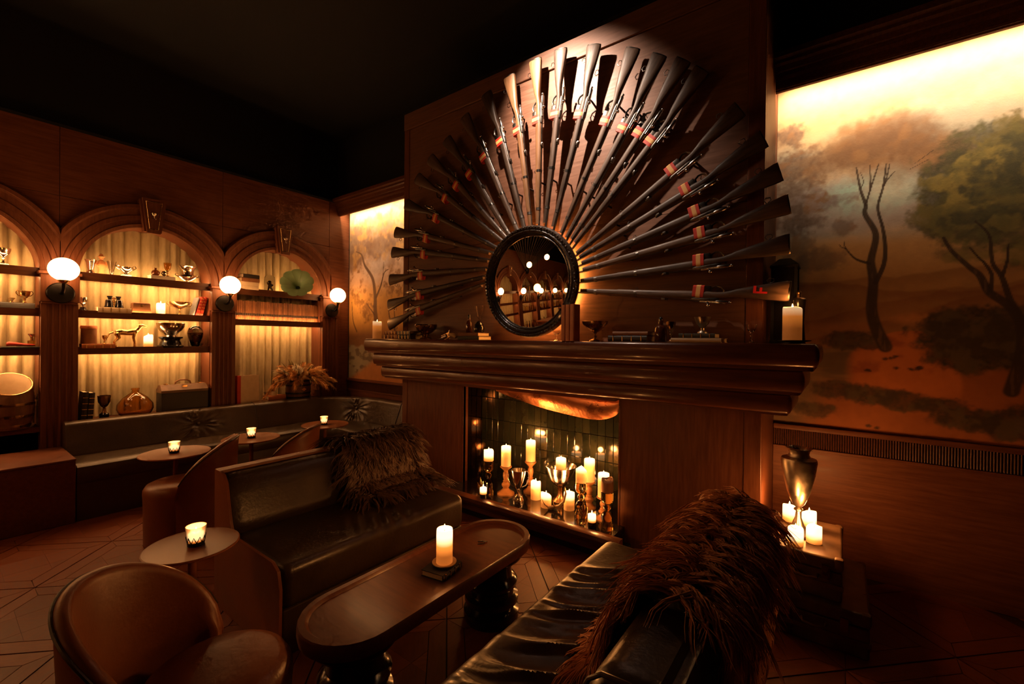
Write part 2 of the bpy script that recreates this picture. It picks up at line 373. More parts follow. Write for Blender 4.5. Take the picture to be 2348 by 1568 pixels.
for k, yc in enumerate(BAYS):
    obj('panel', me_panel, None, WL, loc=(0, yc, 0)); obj('panel', me_top, None, WL, loc=(0, yc, 0))
    obj('niche_reveal', me_rev, None, WL, loc=(0, yc, 0)); obj('archivolt', me_arch, None, WL, loc=(0, yc, 0))
    for dy in ((-PITCH/2, PITCH/2) if k == 7 else (-PITCH/2,)):
        obj('pilaster', me_pil, None, WL, loc=(0, yc+dy, 0)); c = obj('pilaster_block', me_cap, None, WL, loc=(0, yc+dy, 0))
        obj('moulding', pil_mould(1.772, .068, .018), M['wood_v'], c); obj('moulding', pil_mould(2.03, .092, .026), M['wood_v'], c)
        obj('plinth', rbox(XF+.001, XF+.07, -.122, .122, 0, .12, .005), M['wood_v'], WL, loc=(0, yc+dy, 0))
    # keystone with cup emblem
    ky = obj('keystone', MB().prism([(-.068, 2.535), (.068, 2.535), (.108, 2.845), (-.108, 2.845)], XF+.001, XF+.085, 'x'), M['wood_v'], WL, loc=(0, yc, 0), smooth=False)
    obj('face_panel', MB().prism([(-.052, 2.52), (.052, 2.52), (.092, 2.86), (-.092, 2.86)], XF+.085, XF+.115, 'x'), M['wood_v'], ky, smooth=False)
    ir = MB()
    q = [(-.034, 2.56), (.034, 2.56), (.064, 2.83), (-.064, 2.83)]
    for a in range(4): ir.tube([(XF+.116, *q[a]), (XF+.116, *q[(a+1) % 4])], .0035, 6)
    obj('inlay_border', ir, M['brass'], ky)
    em = MB().lathe([(0, 2.64), (.026, 2.642), (.026, 2.646), (.006, 2.655), (.005, 2.695), (.03, 2.715), (.038, 2.74), (.034, 2.742), (0, 2.725)], 16, (XF+.118, 0, 0), .35, 1)
    em.tube([(XF+.118, -.036, 2.738), (XF+.118, -.052, 2.744), (XF+.118, -.03, 2.714)], .0025, 6); em.tube([(XF+.118, .036, 2.738), (XF+.118, .052, 2.744), (XF+.118, .03, 2.714)], .0025, 6)
    em.v = [(x, y*.6, 2.69+(z-2.69)*.6) for x, y, z in em.v]
    obj('cup_emblem', em, M['silver'], ky, label='silver two-handled cup emblem')
    # shelves and LED strips
    sh = [(2.07, .04), (1.717, .032), (1.377, .032)] if k != 7 else [(2.06, .04), (1.692, .032)]
    for z, t in sh: obj('shelf', shelf(z, t), M['wood_shelf'], WL, loc=(0, yc, 0), smooth=False)
    obj('niche_base', MB().box(XF-.25, XF+.05, -OW/2-.001, OW/2+.001, .655, .70), M['wood_shelf'], WL, loc=(0, yc, 0), smooth=False)
    leds = [2.07-.040-.006, 1.717+.006, 2.07+.006, 1.717-.038, 1.377-.038] if k != 7 else [2.06+.006, 1.692+.006, 1.692-.038]
    if k >= 5:
        for z in ((2.024, 2.076, 1.679, 1.339) if k != 7 else (2.066, 1.654)): obj('led_strip', led(z, XF-.145), M['led'], WL, loc=(0, yc, 0), smooth=False)
    if k < 5: leds = [2.024, 1.679, 1.339][:3]
    for z in leds: obj('led_strip', led(z, XF-.021), M['led'], WL, loc=(0, yc, 0), smooth=False)
    nm = ['bar arch farthest from the fireplace', 'second bar arch from the far end', 'third bar arch from the far end', 'fourth bar arch from the far end', 'bar arch next to the left arch', 'left arch', 'middle arch', 'right arch'][k]
    tag(obj('niche_curtain', curtain(k*7+3, .702, 2.575), M['curtain'], loc=(0, yc, 0)), 'pleated olive velvet curtain lining the niche of the '+nm, 'curtain')
# globe sconces on the pilaster blocks
def sconce(y, lab):
    t = thing('wall_sconce', lab, 'wall lamp', (XF+.075, y, 1.87), 0, 'globe sconces on the left wall')
    obj('back_plate', MB().lathe([(0, 0), (.092, 0), (.092, .008), (.084, .016), (.03, .02), (0, .022)], 32).xf(RY(PI/2)), M['black_metal'], t)
    obj('arm', MB().tube([(.015, 0, 0), (.07, 0, -.005), (.115, 0, .015), (.138, 0, .05), (.142, 0, .085)], .014, 12), M['black_metal'], t)
    obj('collar', MB().lathe([(0, .075), (.022, .075), (.036, .092), (.040, .104), (0, .104)], 20, (.142, 0, 0)), M['brass'], t)
    obj('globe', MB().ball((.142, 0, .197), .100, 32), M['globe'], t)
for k, lab in enumerate(('opal globe sconce on the pilaster at the far end of the bar', 'opal globe sconce between the first and second bar arches from the far end', 'opal globe sconce between the second and third bar arches from the far end', 'opal globe sconce between the third and fourth bar arches from the far end', 'opal globe sconce between the fourth and fifth bar arches from the far end', 'opal globe sconce on the pilaster left of the left arch', 'opal globe sconce on the pilaster between left and middle arch', 'opal globe sconce on the pilaster between middle and right arch')):
    sconce(BAYS[k]-PITCH/2, lab)
sconce(BAYS[7]+PITCH/2, 'opal globe sconce beside the right arch, nearest the room corner')
obj('corner_panel', MB().box(XF-.04, XF, BAYS[7]+PITCH/2+.002, 3.61, 0, 2.744), M['wood_h'], WL, smooth=False)
obj('corner_panel', MB().box(XF-.04, XF, BAYS[7]+PITCH/2+.002, 3.61, 2.748, 3.36), M['wood_h'], WL, smooth=False)
obj('top_ledge', MB().box(-5.9, XF+.004, -7.5, 3.61, 3.36, 3.385), M['black'], WL, smooth=False)
# ---- mural wall: cornice with cove light, dado
prof = [(3.450, 3.194), (3.466, 3.190), (3.466, 3.198), (3.440, 3.204), (3.440, 3.300), (3.609, 3.300), (3.609, 3.41), (3.35, 3.41), (3.35, 3.375), (3.375, 3.365), (3.375, 3.345), (3.395, 3.335), (3.405, 3.305), (3.415, 3.30), (3.418, 3.275), (3.430, 3.255), (3.434, 3.215)]
for n, (x0, x1, xm) in enumerate((( XF, -3.66, -4.6), (-.363, 4.1, .5))):
    tr = struct('trim_%d' % (n+1), MB().prism(prof, x0, x1, 'x'), M['wood_shelf'], smooth=False)
    obj('led_strip', MB().box(x0+.03, x1-.03, 3.447, 3.461, 3.285, 3.292), M['led_mural'], tr, smooth=False)
    ll = min(x1, 2.6)-x0-.06
    la = lamp('cove_light', 'AREA', (x0+.03+ll/2, 3.454, 3.282), E_MURAL*ll, (1.0, .66, .37), tr, shape='RECTANGLE', size=ll, size_y=.014, spread=math.radians(120))
    la.rotation_euler = (math.radians(28), 0, 0)
    dd = struct('trim_%d' % (n+3), rbox(x0, x1, 3.575, 3.609, .90, .935, .008), M['wood_h'])
    obj('lower_rail', rbox(x0, x1, 3.588, 3.609, .766, .784, .004), M['wood_h'], dd)
    rb = MB()
    for i in range(int((x1-x0)/.013)):
        x = x0+.0065+i*.013; rb.prism([(x-.005, 3.609), (x+.005, 3.609), (x+.004, 3.599), (x, 3.597), (x-.004, 3.599)], .785, .899, 'z')
    obj('fluted_band', rb, M['wood_shelf'], dd, smooth=False, kind='stuff')
    obj('wainscot_panel', MB().box(x0, x1, 3.597, 3.609, .0, .765), M['wood_h'], dd, smooth=False)
# ------------------------------------------------------------------ the painted mural (flat print: colours computed per vertex, no light painted in)
def vnoise(x, y, seed):
    g = np.random.default_rng(seed).random((64, 64)); xi = np.floor(x).astype(int); yi = np.floor(y).astype(int); fx = x-xi; fy = y-yi
    fx = fx*fx*(3-2*fx); fy = fy*fy*(3-2*fy); a = g[yi % 64, xi % 64]; b = g[yi % 64, (xi+1) % 64]; c = g[(yi+1) % 64, xi % 64]; d = g[(yi+1) % 64, (xi+1) % 64]
    return (a*(1-fx)+b*fx)*(1-fy)+(c*(1-fx)+d*fx)*fy
_FC = {}
def fbm(x, y, s, seed, o=5):
    seed = seed % 5*31; key = (x.shape, float(x[0, 0]), float(x[0, -1]), float(y[-1, 0]), s, seed, o)
    if key in _FC: return _FC[key]
    x = x.astype(np.float32); y = y.astype(np.float32); t = 0; a = .5; n = 0
    for k in range(o): t = t+a*vnoise(x*s*2**k+k*13.7, y*s*2**k+k*7.1, seed+k); n += a; a *= .5
    _FC[key] = t/n; return _FC[key]
def sst(a, b, x): t = np.clip((x-a)/(b-a), 0, 1); return t*t*(3-2*t)
def mixc(c, col, m): return c*(1-m[..., None]) + np.array(col)[None, None, :]*m[..., None] if np.ndim(col) == 1 else c*(1-m[..., None])+col*m[..., None]
def poly_d(X, Z, pts, w0, w1):
    best = np.full(X.shape, 9.)
    n = len(pts)-1
    for i in range(n):
        (ax, az), (bx, bz) = pts[i], pts[i+1]; dx, dz = bx-ax, bz-az; t = np.clip(((X-ax)*dx+(Z-az)*dz)/(dx*dx+dz*dz), 0, 1)
        w = w0+(w1-w0)*(i+t)/n; best = np.minimum(best, np.hypot(X-ax-t*dx, Z-az-t*dz)/w)
    return best
def smooth_poly(p, k=6):
    p = np.array(p); out = []
    for i in range(len(p)-1):
        a = p[max(i-1, 0)]; b = p[i]; c = p[i+1]; d = p[min(i+2, len(p)-1)]
        for j in range(k):
            t = j/k; out.append(tuple(.5*((2*b)+(c-a)*t+(2*a-5*b+4*c-d)*t*t+(3*b-a-3*c+d)*t**3)))
    out.append(tuple(p[-1])); return out
def blob(X, Z, cx, cz, rx, rz, amp, fr, seed, soft=.12):
    d = np.hypot((X-cx)/rx, (Z-cz)/rz) + amp*1.2*(fbm(X, Z, fr, seed)-.5)*2 + amp*.8*(fbm(X, Z, fr*4, seed+9, 4)-.5)*2
    return sst(1+soft*1.6, 1-soft*1.6, d)*(.72+.56*fbm(X, Z, fr*6, seed+17, 3))**.7
def paint_right(X, Z):
    n1 = fbm(X*.6, Z, 3.2, 1); n2 = fbm(X*.5, Z*1.6, 5, 5); n3 = fbm(X, Z, 26, 9, 3)
    c = np.zeros(X.shape+(3,)) + np.array((.66,.44,.25))
    c = mixc(c, (.74,.56,.36), sst(.4, .65, n1))
    c = mixc(c, (.43,.47,.44), sst(.42, .62, n2)*sst(2.95, 2.75, Z)*.8)
    c = mixc(c, (.50,.50,.45), blob(X, Z, .50, 2.86, .35, .13, .5, 4, 21, .5)*.9)
    c = mixc(c, (.42,.38,.40), sst(2.62, 2.45, Z)*sst(2.15, 2.3, Z)*(.4+.6*n1))
    c = mixc(c, (.58,.55,.58), np.clip(blob(X, Z, .12, 2.40, .34, .17, .45, 6, 29, .6), 0, 1)*.75)
    c = mixc(c, (.50,.78,.76), np.clip(blob(X, Z, .17, 2.46, .18, .10, .45, 8, 31, .6)*1.1, 0, 1))
    c = mixc(c, (.88,.90,.80), np.clip(blob(X, Z, .22, 2.48, .10, .08, .5, 9, 33, .7), 0, 1)*.9)
    c = mixc(c, (.60,.36,.15), sst(2.26, 2.1, Z))
    c = mixc(c, (.40,.21,.075), sst(2.12, 1.85, Z)*.85)
    c = mixc(c, (.30,.13,.045), sst(1.95, 1.65, Z+.12*(n2-.5))*.8)
    for q, (zc, sl, a) in enumerate(((1.93, .10, .5), (1.84, -.12, .6), (1.75, .22, .5), (1.66, .35, .6))):
        h = Z-(zc+sl*(X-.3)+.10*(fbm(X, Z*0, 4, 60+q)-.5)); c = mixc(c, (.22,.085,.03), sst(.012, -.004, h)*sst(-.09, 0, h)*a)
    c = mixc(c, (.50,.21,.07), blob(X, Z, .35, 1.655, .12, .032, .35, 7, 41, .35)*.8); c = mixc(c, (.42,.17,.06), blob(X, Z, .02, 1.60, .16, .03, .4, 6, 43, .4)*.7)
    # back foliage on the far left
    dk = (.16,.105,.085); dk2 = (.26,.15,.085)
    for q, (a, b, rx, rz) in enumerate(((-.31, 2.94, .10, .08), (-.25, 2.72, .15, .11), (-.30, 2.56, .16, .10), (-.20, 2.44, .19, .06), (-.26, 2.33, .2, .07), (-.22, 2.15, .08, .10), (-.12, 2.05, .15, .07), (.02, 2.27, .06, .06))):
        m = blob(X, Z, a, b, rx, rz, .55, 9, 70+q, .25); c = mixc(c, dk, m*(.85 if q < 5 else .6)); c = mixc(c, (.36,.19,.09), m*sst(.5, .72, fbm(X, Z, 12, 80+q))*.6)
    c = mixc(c, (.34,.30,.33), blob(X, Z, -.05, 2.45, .22, .09, .7, 10, 91, .5)*.55*sst(.45, .6, n3))
    # centre crown
    for q, (a, b, rx, rz, k) in enumerate(((.20, 2.82, .20, .13, .85), (.02, 2.74, .16, .09, .8), (.12, 2.72, .26, .11, .85), (.33, 2.80, .13, .11, .7), (.42, 2.68, .15, .10, .7), (.32, 2.60, .20, .10, .6))):
        m = np.clip(blob(X, Z, a, b, rx, rz, .36, 8, 100+q, .42), 0, 1); c = mixc(c, (.20,.105,.055), m*k); c = mixc(c, (.36,.19,.08), m*sst(.48, .7, fbm(X, Z, 10, 110+q))*.55)
    # right green crown
    for q, (a, b, rx, rz, k) in enumerate(((.66, 2.64, .17, .12, .8), (.80, 2.60, .16, .14, .85), (.60, 2.50, .20, .15, .9), (.72, 2.36, .26, .20, .95), (.52, 2.34, .17, .15, .85), (.88, 2.42, .22, .28, .9), (.47, 2.24, .15, .09, .8), (.62, 2.18, .20, .10, .85), (.80, 2.15, .2, .11, .8), (.58, 2.03, .12, .05, .6), (.86, 2.0, .12, .07, .6), (1.2, 2.3, .3, .4, .9))):
        m = blob(X, Z, a, b, rx, rz, .42, 9, 130+q, .16); c = mixc(c, (.065,.066,.036), m*k)
        c = mixc(c, (.36,.29,.075), m*sst(.47, .62, fbm(X, Z, 11, 150+q))*(.75 if q in (2, 3, 4) else .35)); c = mixc(c, (.13,.13,.05), m*sst(.45, .7, fbm(X, Z, 22, 170+q, 3))*.5)
    # ground: water, bushes, mound
    wa = sst(1.475, 1.462, Z)*sst(.20, .10, X); c = mixc(c, (.17,.105,.06), wa); c = mixc(c, (.30,.17,.09), wa*sst(.5, .66, fbm(X*.25, Z*2.2, 9, 190))*.6)
    gr = sst(1.30, 1.22, Z+.05*(n1-.5)-.25*np.clip(X-.3, 0, .5)); c = mixc(c, (.36,.115,.035), gr*sst(-.15, .1, X+.4*(1.3-Z)))
    md = sst(1, .9, np.hypot((X-.29)/.30, (Z-1.25)/.31) + .10*(n1-.5)) * sst(1.10, 1.25, Z); md = np.maximum(md, sst(1.1, .95, np.hypot((X-.34)/.12, (Z-1.53)/.05)))
    c = mixc(c, (.52,.16,.045), md*sst(.02, .10, X-.2*(1.25-Z)*0)); c = mixc(c, (.34,.09,.03), md*sst(.55, .75, fbm(X, Z*1.8, 7, 200))*.8)
    for q, (a, b, rx, rz, k) in enumerate(((.62, 1.56, .24, .14, .95), (.50, 1.62, .10, .10, .9), (.66, 1.44, .22, .10, .95), (.82, 1.60, .14, .12, .8), (.08, 1.52, .16, .06, .85), (-.02, 1.19, .14, .06, .85), (.16, 1.17, .14, .07, .9), (.33, 1.15, .14, .06, .85), (.48, 1.14, .12, .05, .85), (-.14, 1.05, .14, .06, .8), (.60, 1.07, .16, .07, .9), (.78, 1.06, .16, .09, .9), (1.1, 1.3, .25, .3, .9))):
        m = blob(X, Z, a, b, rx, rz, .30, 10, 220+q, .14); c = mixc(c, (.055,.035,.02), m*k); c = mixc(c, (.12,.085,.045), m*sst(.5, .68, fbm(X, Z, 16, 240+q, 3))*.6)
    for a, b in ((.235, 1.405), (.262, 1.41), (.285, 1.42), (.36, 1.345), (.385, 1.35), (.40, 1.36), (.15, 1.33), (.29, 1.35), (.16, .975), (.20, .965)):
        c = mixc(c, (.05,.025,.012), blob(X, Z, a, b, .014, .009, .6, 40, int(a*999), .4)*.9)
    # trunks
    tk = (.045,.026,.017)
    T = [([(.078,2.638),(.101,2.49),(.128,2.387),(.126,2.328),(.18,2.193),(.161,2.047),(.159,2.0),(.172,1.894),(.165,1.724),(.187,1.604),(.235,1.48)], .004, .034),
         ([(.189,2.635),(.148,2.473),(.128,2.387)], .003, .006), ([(.226,2.627),(.213,2.49),(.189,2.362),(.213,2.233),(.226,2.121),(.222,2.001),(.183,1.886)], .004, .013),
         ([(.242,2.623),(.227,2.531),(.213,2.49)], .003, .005), ([(.027,2.122),(.082,2.047),(.153,2.01)], .003, .009), ([(.147,2.64),(.15,2.55),(.148,2.473)], .002, .004),
         ([(.265,2.57),(.235,2.53),(.215,2.49)], .002, .004), ([(.10,2.60),(.115,2.54),(.102,2.50)], .0015, .003), ([(-.005,2.15),(.01,2.13),(.03,2.12)], .0015, .003), ([(.02,2.17),(.022,2.14),(.035,2.115)], .0015, .003),
         ([(.49,2.131),(.525,2.05),(.599,1.948),(.642,1.895),(.68,1.799),(.752,1.723),(.801,1.625),(.811,1.509),(.80,1.393),(.771,1.243)], .007, .032),
         ([(.655,1.974),(.688,1.898),(.684,1.805)], .006, .011), ([(.62,2.208),(.676,2.12),(.691,1.966),(.728,1.881),(.761,1.749),(.79,1.68)], .004, .016), ([(.747,1.965),(.731,1.888)], .006, .008), ([(.60,2.06),(.635,2.0),(.655,1.974)], .004, .006), ([(.75,2.06),(.747,1.965)], .003, .006),
         ([(.36,2.60),(.44,2.66)], .001, .002), ([(.34,2.57),(.42,2.61)], .001, .002)]
    for p, w0, w1 in T:
        dd = poly_d(X, Z, smooth_poly(p) if len(p) > 2 else p, w0, w1); c = mixc(c, tk, sst(1.25, .8, dd)*.95)
        if w1 > .02: c = mixc(c, (.14,.075,.04), sst(.8, .5, dd)*sst(.5, .7, fbm(X*3, Z*.4, 22, 300))*.7)
    return c*(.9+.2*n3)[..., None]
def paint_left(X, Z):
    n1 = fbm(X*.6, Z, 3, 401); n3 = fbm(X, Z, 22, 409, 3)
    c = np.zeros(X.shape+(3,))+np.array((.68,.50,.30)); c = mixc(c, (.62,.42,.30), sst(2.9, 2.5, Z)); c = mixc(c, (.62,.33,.08), sst(2.35, 2.0, Z)); c = mixc(c, (.36,.17,.05), sst(1.75, 1.55, Z))
    for q, (a, b, rx, rz, k) in enumerate(((-5.0, 2.95, .55, .20, .55), (-4.4, 3.0, .5, .22, .45), (-5.3, 2.80, .3, .22, .7), (-4.8, 2.72, .45, .14, .75), (-5.45, 2.6, .2, .16, .7), (-4.3, 2.7, .35, .16, .7), (-4.9, 2.5, .3, .12, .6))):
        m = blob(X, Z, a, b, rx, rz, .5, 5, 420+q, .3); m = np.clip(m*1.25, 0, 1); c = mixc(c, (.17,.09,.055), m*k); c = mixc(c, (.52,.28,.08), m*sst(.5, .7, fbm(X, Z, 9, 430+q))*.7)
    c = mixc(c, (.66,.55,.50), blob(X, Z, -5.0, 2.42, .22, .14, .6, 5, 440, .5)*.7)
    for q, (a, b, rx, rz) in enumerate(((-5.4, 2.3, .16, .22), (-5.25, 2.05, .2, .14), (-5.1, 1.9, .15, .1), (-4.5, 2.2, .3, .15), (-5.2, 1.8, .15, .1))):
        m = blob(X, Z, a, b, rx, rz, .7, 8, 450+q, .3); c = mixc(c, (.24,.11,.03), m*sst(.42, .58, fbm(X, Z, 14, 460+q))*.8)
    gd = sst(1.62, 1.5, Z+.06*(n1-.5)); c = mixc(c, (.20,.09,.035), gd)
    rk = sst(1.42, 1.38, Z+.12*(fbm(X, Z, 5, 470)-.5)+.3*np.clip(X+5.25, 0, 9)); c = mixc(c, (.30,.25,.17), rk); c = mixc(c, (.13,.09,.06), rk*sst(.5, .65, fbm(X*1.2, Z*2, 9, 475))*.9)
    c = mixc(c, (.42,.17,.05), sst(1.2, 1.1, Z-.5*(X+5.1)))
    for p, w0, w1 in (([(-5.419,2.704),(-5.289,2.647),(-5.217,2.497),(-5.036,2.299),(-4.979,2.049),(-4.976,1.885),(-4.947,1.70)], .006, .045), ([(-4.687,2.40),(-4.787,2.361),(-4.862,2.189),(-4.957,2.048)], .004, .02), ([(-5.168,1.975),(-5.07,1.888),(-4.994,1.82)], .004, .014), ([(-5.511,2.006),(-5.478,1.747),(-5.388,1.591)], .006, .012), ([(-4.8,2.5),(-4.82,2.3),(-4.86,2.19)], .004, .01), ([(-4.70,1.9),(-4.66,1.75),(-4.56,1.60)], .008, .016), ([(-4.58,1.95),(-4.56,1.6)], .006, .012)):
        c = mixc(c, (.11,.055,.025), sst(1.25, .8, poly_d(X, Z, smooth_poly(p) if len(p) > 2 else p, w0, w1))*.9)
    return c*(.9+.2*n3)[..., None]
def mural(name, x0, x1, z0, z1, st, fn, label):
    nx = int((x1-x0)/st)+1; nz = int((z1-z0)/st)+1; xs = np.linspace(x0, x1, nx); zs = np.linspace(z0, z1, nz); X, Z = np.meshgrid(xs, zs)
    c = np.clip(fn(X, Z), 0, 1)
    nv = nx*nz; v = np.zeros((nv, 3)); v[:, 0] = X.ravel(); v[:, 1] = 3.6045; v[:, 2] = Z.ravel()
    i = np.arange(nx*(nz-1)).reshape(nz-1, nx)[:, :-1].ravel(); F = np.stack([i, i+1, i+nx+1, i+nx], 1)
    me = bpy.data.meshes.new(name); me.vertices.add(nv); me.vertices.foreach_set('co', v.ravel()); nf = len(F)
    me.loops.add(nf*4); me.loops.foreach_set('vertex_index', F.ravel()); me.polygons.add(nf); me.polygons.foreach_set('loop_start', np.arange(nf)*4); me.update(calc_edges=True); me.validate()
    at = me.color_attributes.new('paint', 'FLOAT_COLOR', 'POINT'); at.data.foreach_set('color', np.concatenate([c.reshape(-1, 3), np.ones((nv, 1))], 1).ravel().astype(np.float32))
    me.materials.append(M['mural'])
    t = thing(name, label, 'mural', (0, 0, 0)); obj('painted_canvas', me, None, t, smooth=False); obj('canvas_backing', MB().box(x0, x1, 3.605, 3.6095, z0, z1), M['cream'], t, smooth=False); return t
mm = mat('painted_mural', (.5,.5,.5), .75, bump=.08, scale=90); at = mm.node_tree.nodes.new('ShaderNodeAttribute'); at.attribute_name = 'paint'
mm.node_tree.links.new(at.outputs['Color'], mm.node_tree.nodes['Principled BSDF'].inputs['Base Color']); M['mural'] = mm
mural('landscape_mural', -.364, 1.45, .936, 3.299, .0052, paint_right, 'large painted landscape with slender trees and a mound, right of the fireplace')
mural('landscape_mural', -5.575, -3.662, .936, 3.299, .0085, paint_left, 'narrow strip of painted woodland between the right arch and the fireplace')
# ------------------------------------------------------------------ fireplace: chimney breast, mantel, hearth
def P(root, name, mb, mt, **k):
    l = root.location; return obj(name, mb.mv(-l.x, -l.y, -l.z), mt, root, **k)
XL, XR, YB = -3.66, -.365, 3.0
OL, OR, OT = -2.79, -1.265, 1.06
FP = thing('fireplace', 'wood-panelled chimney breast with deep rounded mantel and candle-filled opening', 'fireplace', ((XL+XR)/2, 3.3, 0))
P(FP, 'lower_panel', MB().box(XL+.08, OL, YB, YB+.03, 0, 1.12), M['wood_v'], smooth=False)
P(FP, 'lower_panel', MB().box(OR, XR-.095, YB, YB+.03, 0, 1.12), M['wood_v'], smooth=False)
P(FP, 'lintel', MB().box(OL, OR, YB, YB+.03, OT, 1.12), M['wood_h'], smooth=False)
for x0, x1 in ((XL, XL+.078), (XR-.093, XR)):
    P(FP, 'corner_stile', rbox(x0, x1, YB-.006, YB+.05, 0, 3.66, .003, 1), M['wood_v'])
for i, (z0, z1) in enumerate(((1.12, 2.36), (2.363, 3.655))):
    P(FP, 'upper_panel', MB().box(XL+.08, XR-.095, YB, YB+.03, z0, z1), M['wood_breast'], smooth=False)
P(FP, 'top_board', rbox(XL-.002, XR+.002, YB-.012, YB+.03, 3.663, 3.83, .004, 1), M['wood_breast'])
for x0, x1 in ((XL, XL+.03), (XR-.03, XR)):
    P(FP, 'side_panel', MB().box(x0, x1, YB+.051, 3.609, 0, 3.82), M['wood_v'], smooth=False)
P(FP, 'top_cover', MB().box(XL, XR, YB+.03, 3.609, 3.80, 3.825), M['black'], smooth=False)
for x in (OL, OR):
    P(FP, 'jamb', MB().box(x-.012 if x == OL else x, x if x == OL else x+.012, YB-.004, YB+.06, .1, OT), M['wood_red'], smooth=False)
# mantel of three rounded tiers with thin fillets between
def slab(x0, x1, y0, y1, prof, rc=.03, n=5):
    rings = []
    for off, z in prof:
        r = rc+max(off, -rc+.004); rg = []
        for cx_, cy_, a0 in ((x1-rc, y1-rc, 0), (x0+rc, y1-rc, PI/2), (x0+rc, y0+rc, PI), (x1-rc, y0+rc, 1.5*PI)):
            for i in range(n+1): a = a0+PI/2*i/n; rg.append((cx_+r*math.cos(a), cy_+r*math.sin(a), z))
        rings.append(rg)
    return MB().loft(rings)
def bull(z0, z1, d, k=8):
    h = (z1-z0)/2; return [(-d+d*math.sin(PI*i/k)**.6 if 0 < i < k else -d, z0+h-h*math.cos(PI*i/k)) for i in range(k+1)]
MT = P(FP, 'mantel_shelf', slab(XL-.29, XR+.29, 2.712, 3.36, bull(1.372, 1.495, .032)), M['wood_red'], label='dark mahogany mantel shelf with bullnose edge')
for (z0, z1, o) in ((1.232, 1.352, .225), (1.104, 1.216, .165)):
    obj('bullnose_tier', slab(XL-o, XR+o, YB-o, 3.34, bull(z0, z1, .03)).mv(*(-FP.location)), M['wood_red'], MT)
for (z0, z1, o) in ((1.352, 1.372, .262), (1.216, 1.232, .20), (1.092, 1.104, .14)):
    obj('fillet', slab(XL-o, XR+o, YB-o, 3.34, [(0, z0), (0, z1)]).mv(*(-FP.location)), M['wood_h'], MT)
# hearth, lip, tiled back
HZ, BK = .17, 3.26
P(FP, 'hearth_slab', MB().box(OL-.05, OR+.05, 2.80, BK, .02, HZ), M['glossy_floor'], smooth=False)
lp = [(2.80, .06), (2.755, .06), (2.75, .085), (2.77, .10), (2.74, .115), (2.728, .14), (2.735, .165), (2.757, .178), (2.80, .175)]
P(FP, 'hearth_lip', MB().prism(lp, OL-.12, OR+.12, 'x'), M['wood_red'])
P(FP, 'hearth_plinth', MB().box(OL-.10, OR+.10, 2.79, 2.999, 0, .06), M['black'], smooth=False)
P(FP, 'firebox_back', MB().box(OL-.03, OR+.03, BK+.012, BK+.03, .1, 1.13), M['black'], smooth=False)
P(FP, 'firebox_top', MB().box(OL-.03, OR+.03, YB+.031, BK+.03, 1.10, 1.13), M['black'], smooth=False)
P(FP, 'side_glass', MB().box(OL-.03, OL, YB+.061, BK+.012, HZ, 1.10), mat('smoked_mirror', (.42,.22,.13), .03, metal=1.), smooth=False, label='smoked mirror side of the firebox')
TW, TH = .0685, .205
tl = mesh('tile', rbox(-TW/2+.0012, TW/2-.0012, -.006, .006, -TH/2+.0012, TH/2-.0012, .003, 1), smooth=False); tl.materials.append(M['tile'])
nx = int((OR-OL)/TW)
for i in range(nx+1):
    for j in range(5):
        x = OL+TW/2+i*TW; z = HZ+TH/2+j*TH-.05
        if x > OR+.03: continue
        obj('tile', tl, None, FP, loc=(x-FP.location.x, BK+.006-FP.location.y, z), rot=(random.uniform(-.005, .005), 0, random.uniform(-.006, .006)))
for i in range(4):
    for j in range(5):
        obj('tile', tl, None, FP, loc=(OR+.0065-FP.location.x, YB+.03+TW/2+i*TW-.03+.035-FP.location.y, HZ+TH/2+j*TH-.05), rot=(random.uniform(-.02, .02), 0, PI/2+random.uniform(-.03, .03)))
# curved copper hood under the lintel
low = smooth_poly([(-2.79, 3.25, 1.085), (-2.60, 3.225, 1.02), (-2.30, 3.18, .965), (-2.03, 3.135, .927), (-1.75, 3.09, .905), (-1.53, 3.055, .897), (-1.40, 3.035, .912), (-1.30, 3.02, .955), (-1.262, 3.01, 1.01)], 5)
hr = []
for (x, y, z) in low:
    rg = []
    for k in range(8):
        t = k/7; zz = z+(1.10-z)*t; rg.append((x+(.0)*t, y-(y-3.035)*(t**1.5)*.5-.03*math.sin(PI*t), zz))
    hr.append(rg)
hood = MB().loft(hr, closed=False, caps=False); b_ = [[(x, y+.012, z) for x, y, z in r] for r in hr]; hood.loft(b_, closed=False, caps=False)
hood.loft([[r[0], s[0]] for r, s in zip(hr, b_)], closed=False, caps=False)
P(FP, 'copper_hood', hood, M['copper'], label='hammered copper hood with a sweeping curved edge')
# ------------------------------------------------------------------ round mirror above the mantel
MC = Vector((-1.945, 2.83, 1.952))
mr = thing('round_mirror', 'round mirror in a carved black frame above the mantel, rifles fanning out behind it', 'mirror', (MC.x, MC.y, MC.z-.43))
tilt = RX(math.radians(2.2)); rot = Matrix.Translation((0, 0, .43)) @ tilt @ RX(PI/2)
def ringl(prof, n=64): return MB().lathe(prof, n)
fr = MB(); pf = [(.352, .0), (.356, .018), (.364, .026), (.372, .020), (.378, .030), (.392, .036), (.404, .030), (.410, .036), (.424, .034), (.434, .020), (.436, .0), (.430, -.02), (.36, -.02)]
n = 72; rings = [[(r*math.cos(2*PI*i/n), r*math.sin(2*PI*i/n), z) for r, z in pf] for i in range(n)]; rings.append(rings[0]); fr.loft(rings, caps=False)
obj('mirror_frame', fr.xf(rot), M['frame'], mr)
bd = MB()
for i in range(96):
    a = 2*PI*i/96; bd.ball((.417*math.cos(a), .417*math.sin(a), .034), .009 if i % 2 else .0065, 8)
obj('carved_beading', bd.xf(rot), M['frame'], mr, kind='stuff')
RC = 6.5; mg = [(.0, .0135)]+[(.354*i/16, .0135-(.354*i/16)**2/(2*RC)) for i in range(1, 17)]+[(.354, .0), (0, .0)]
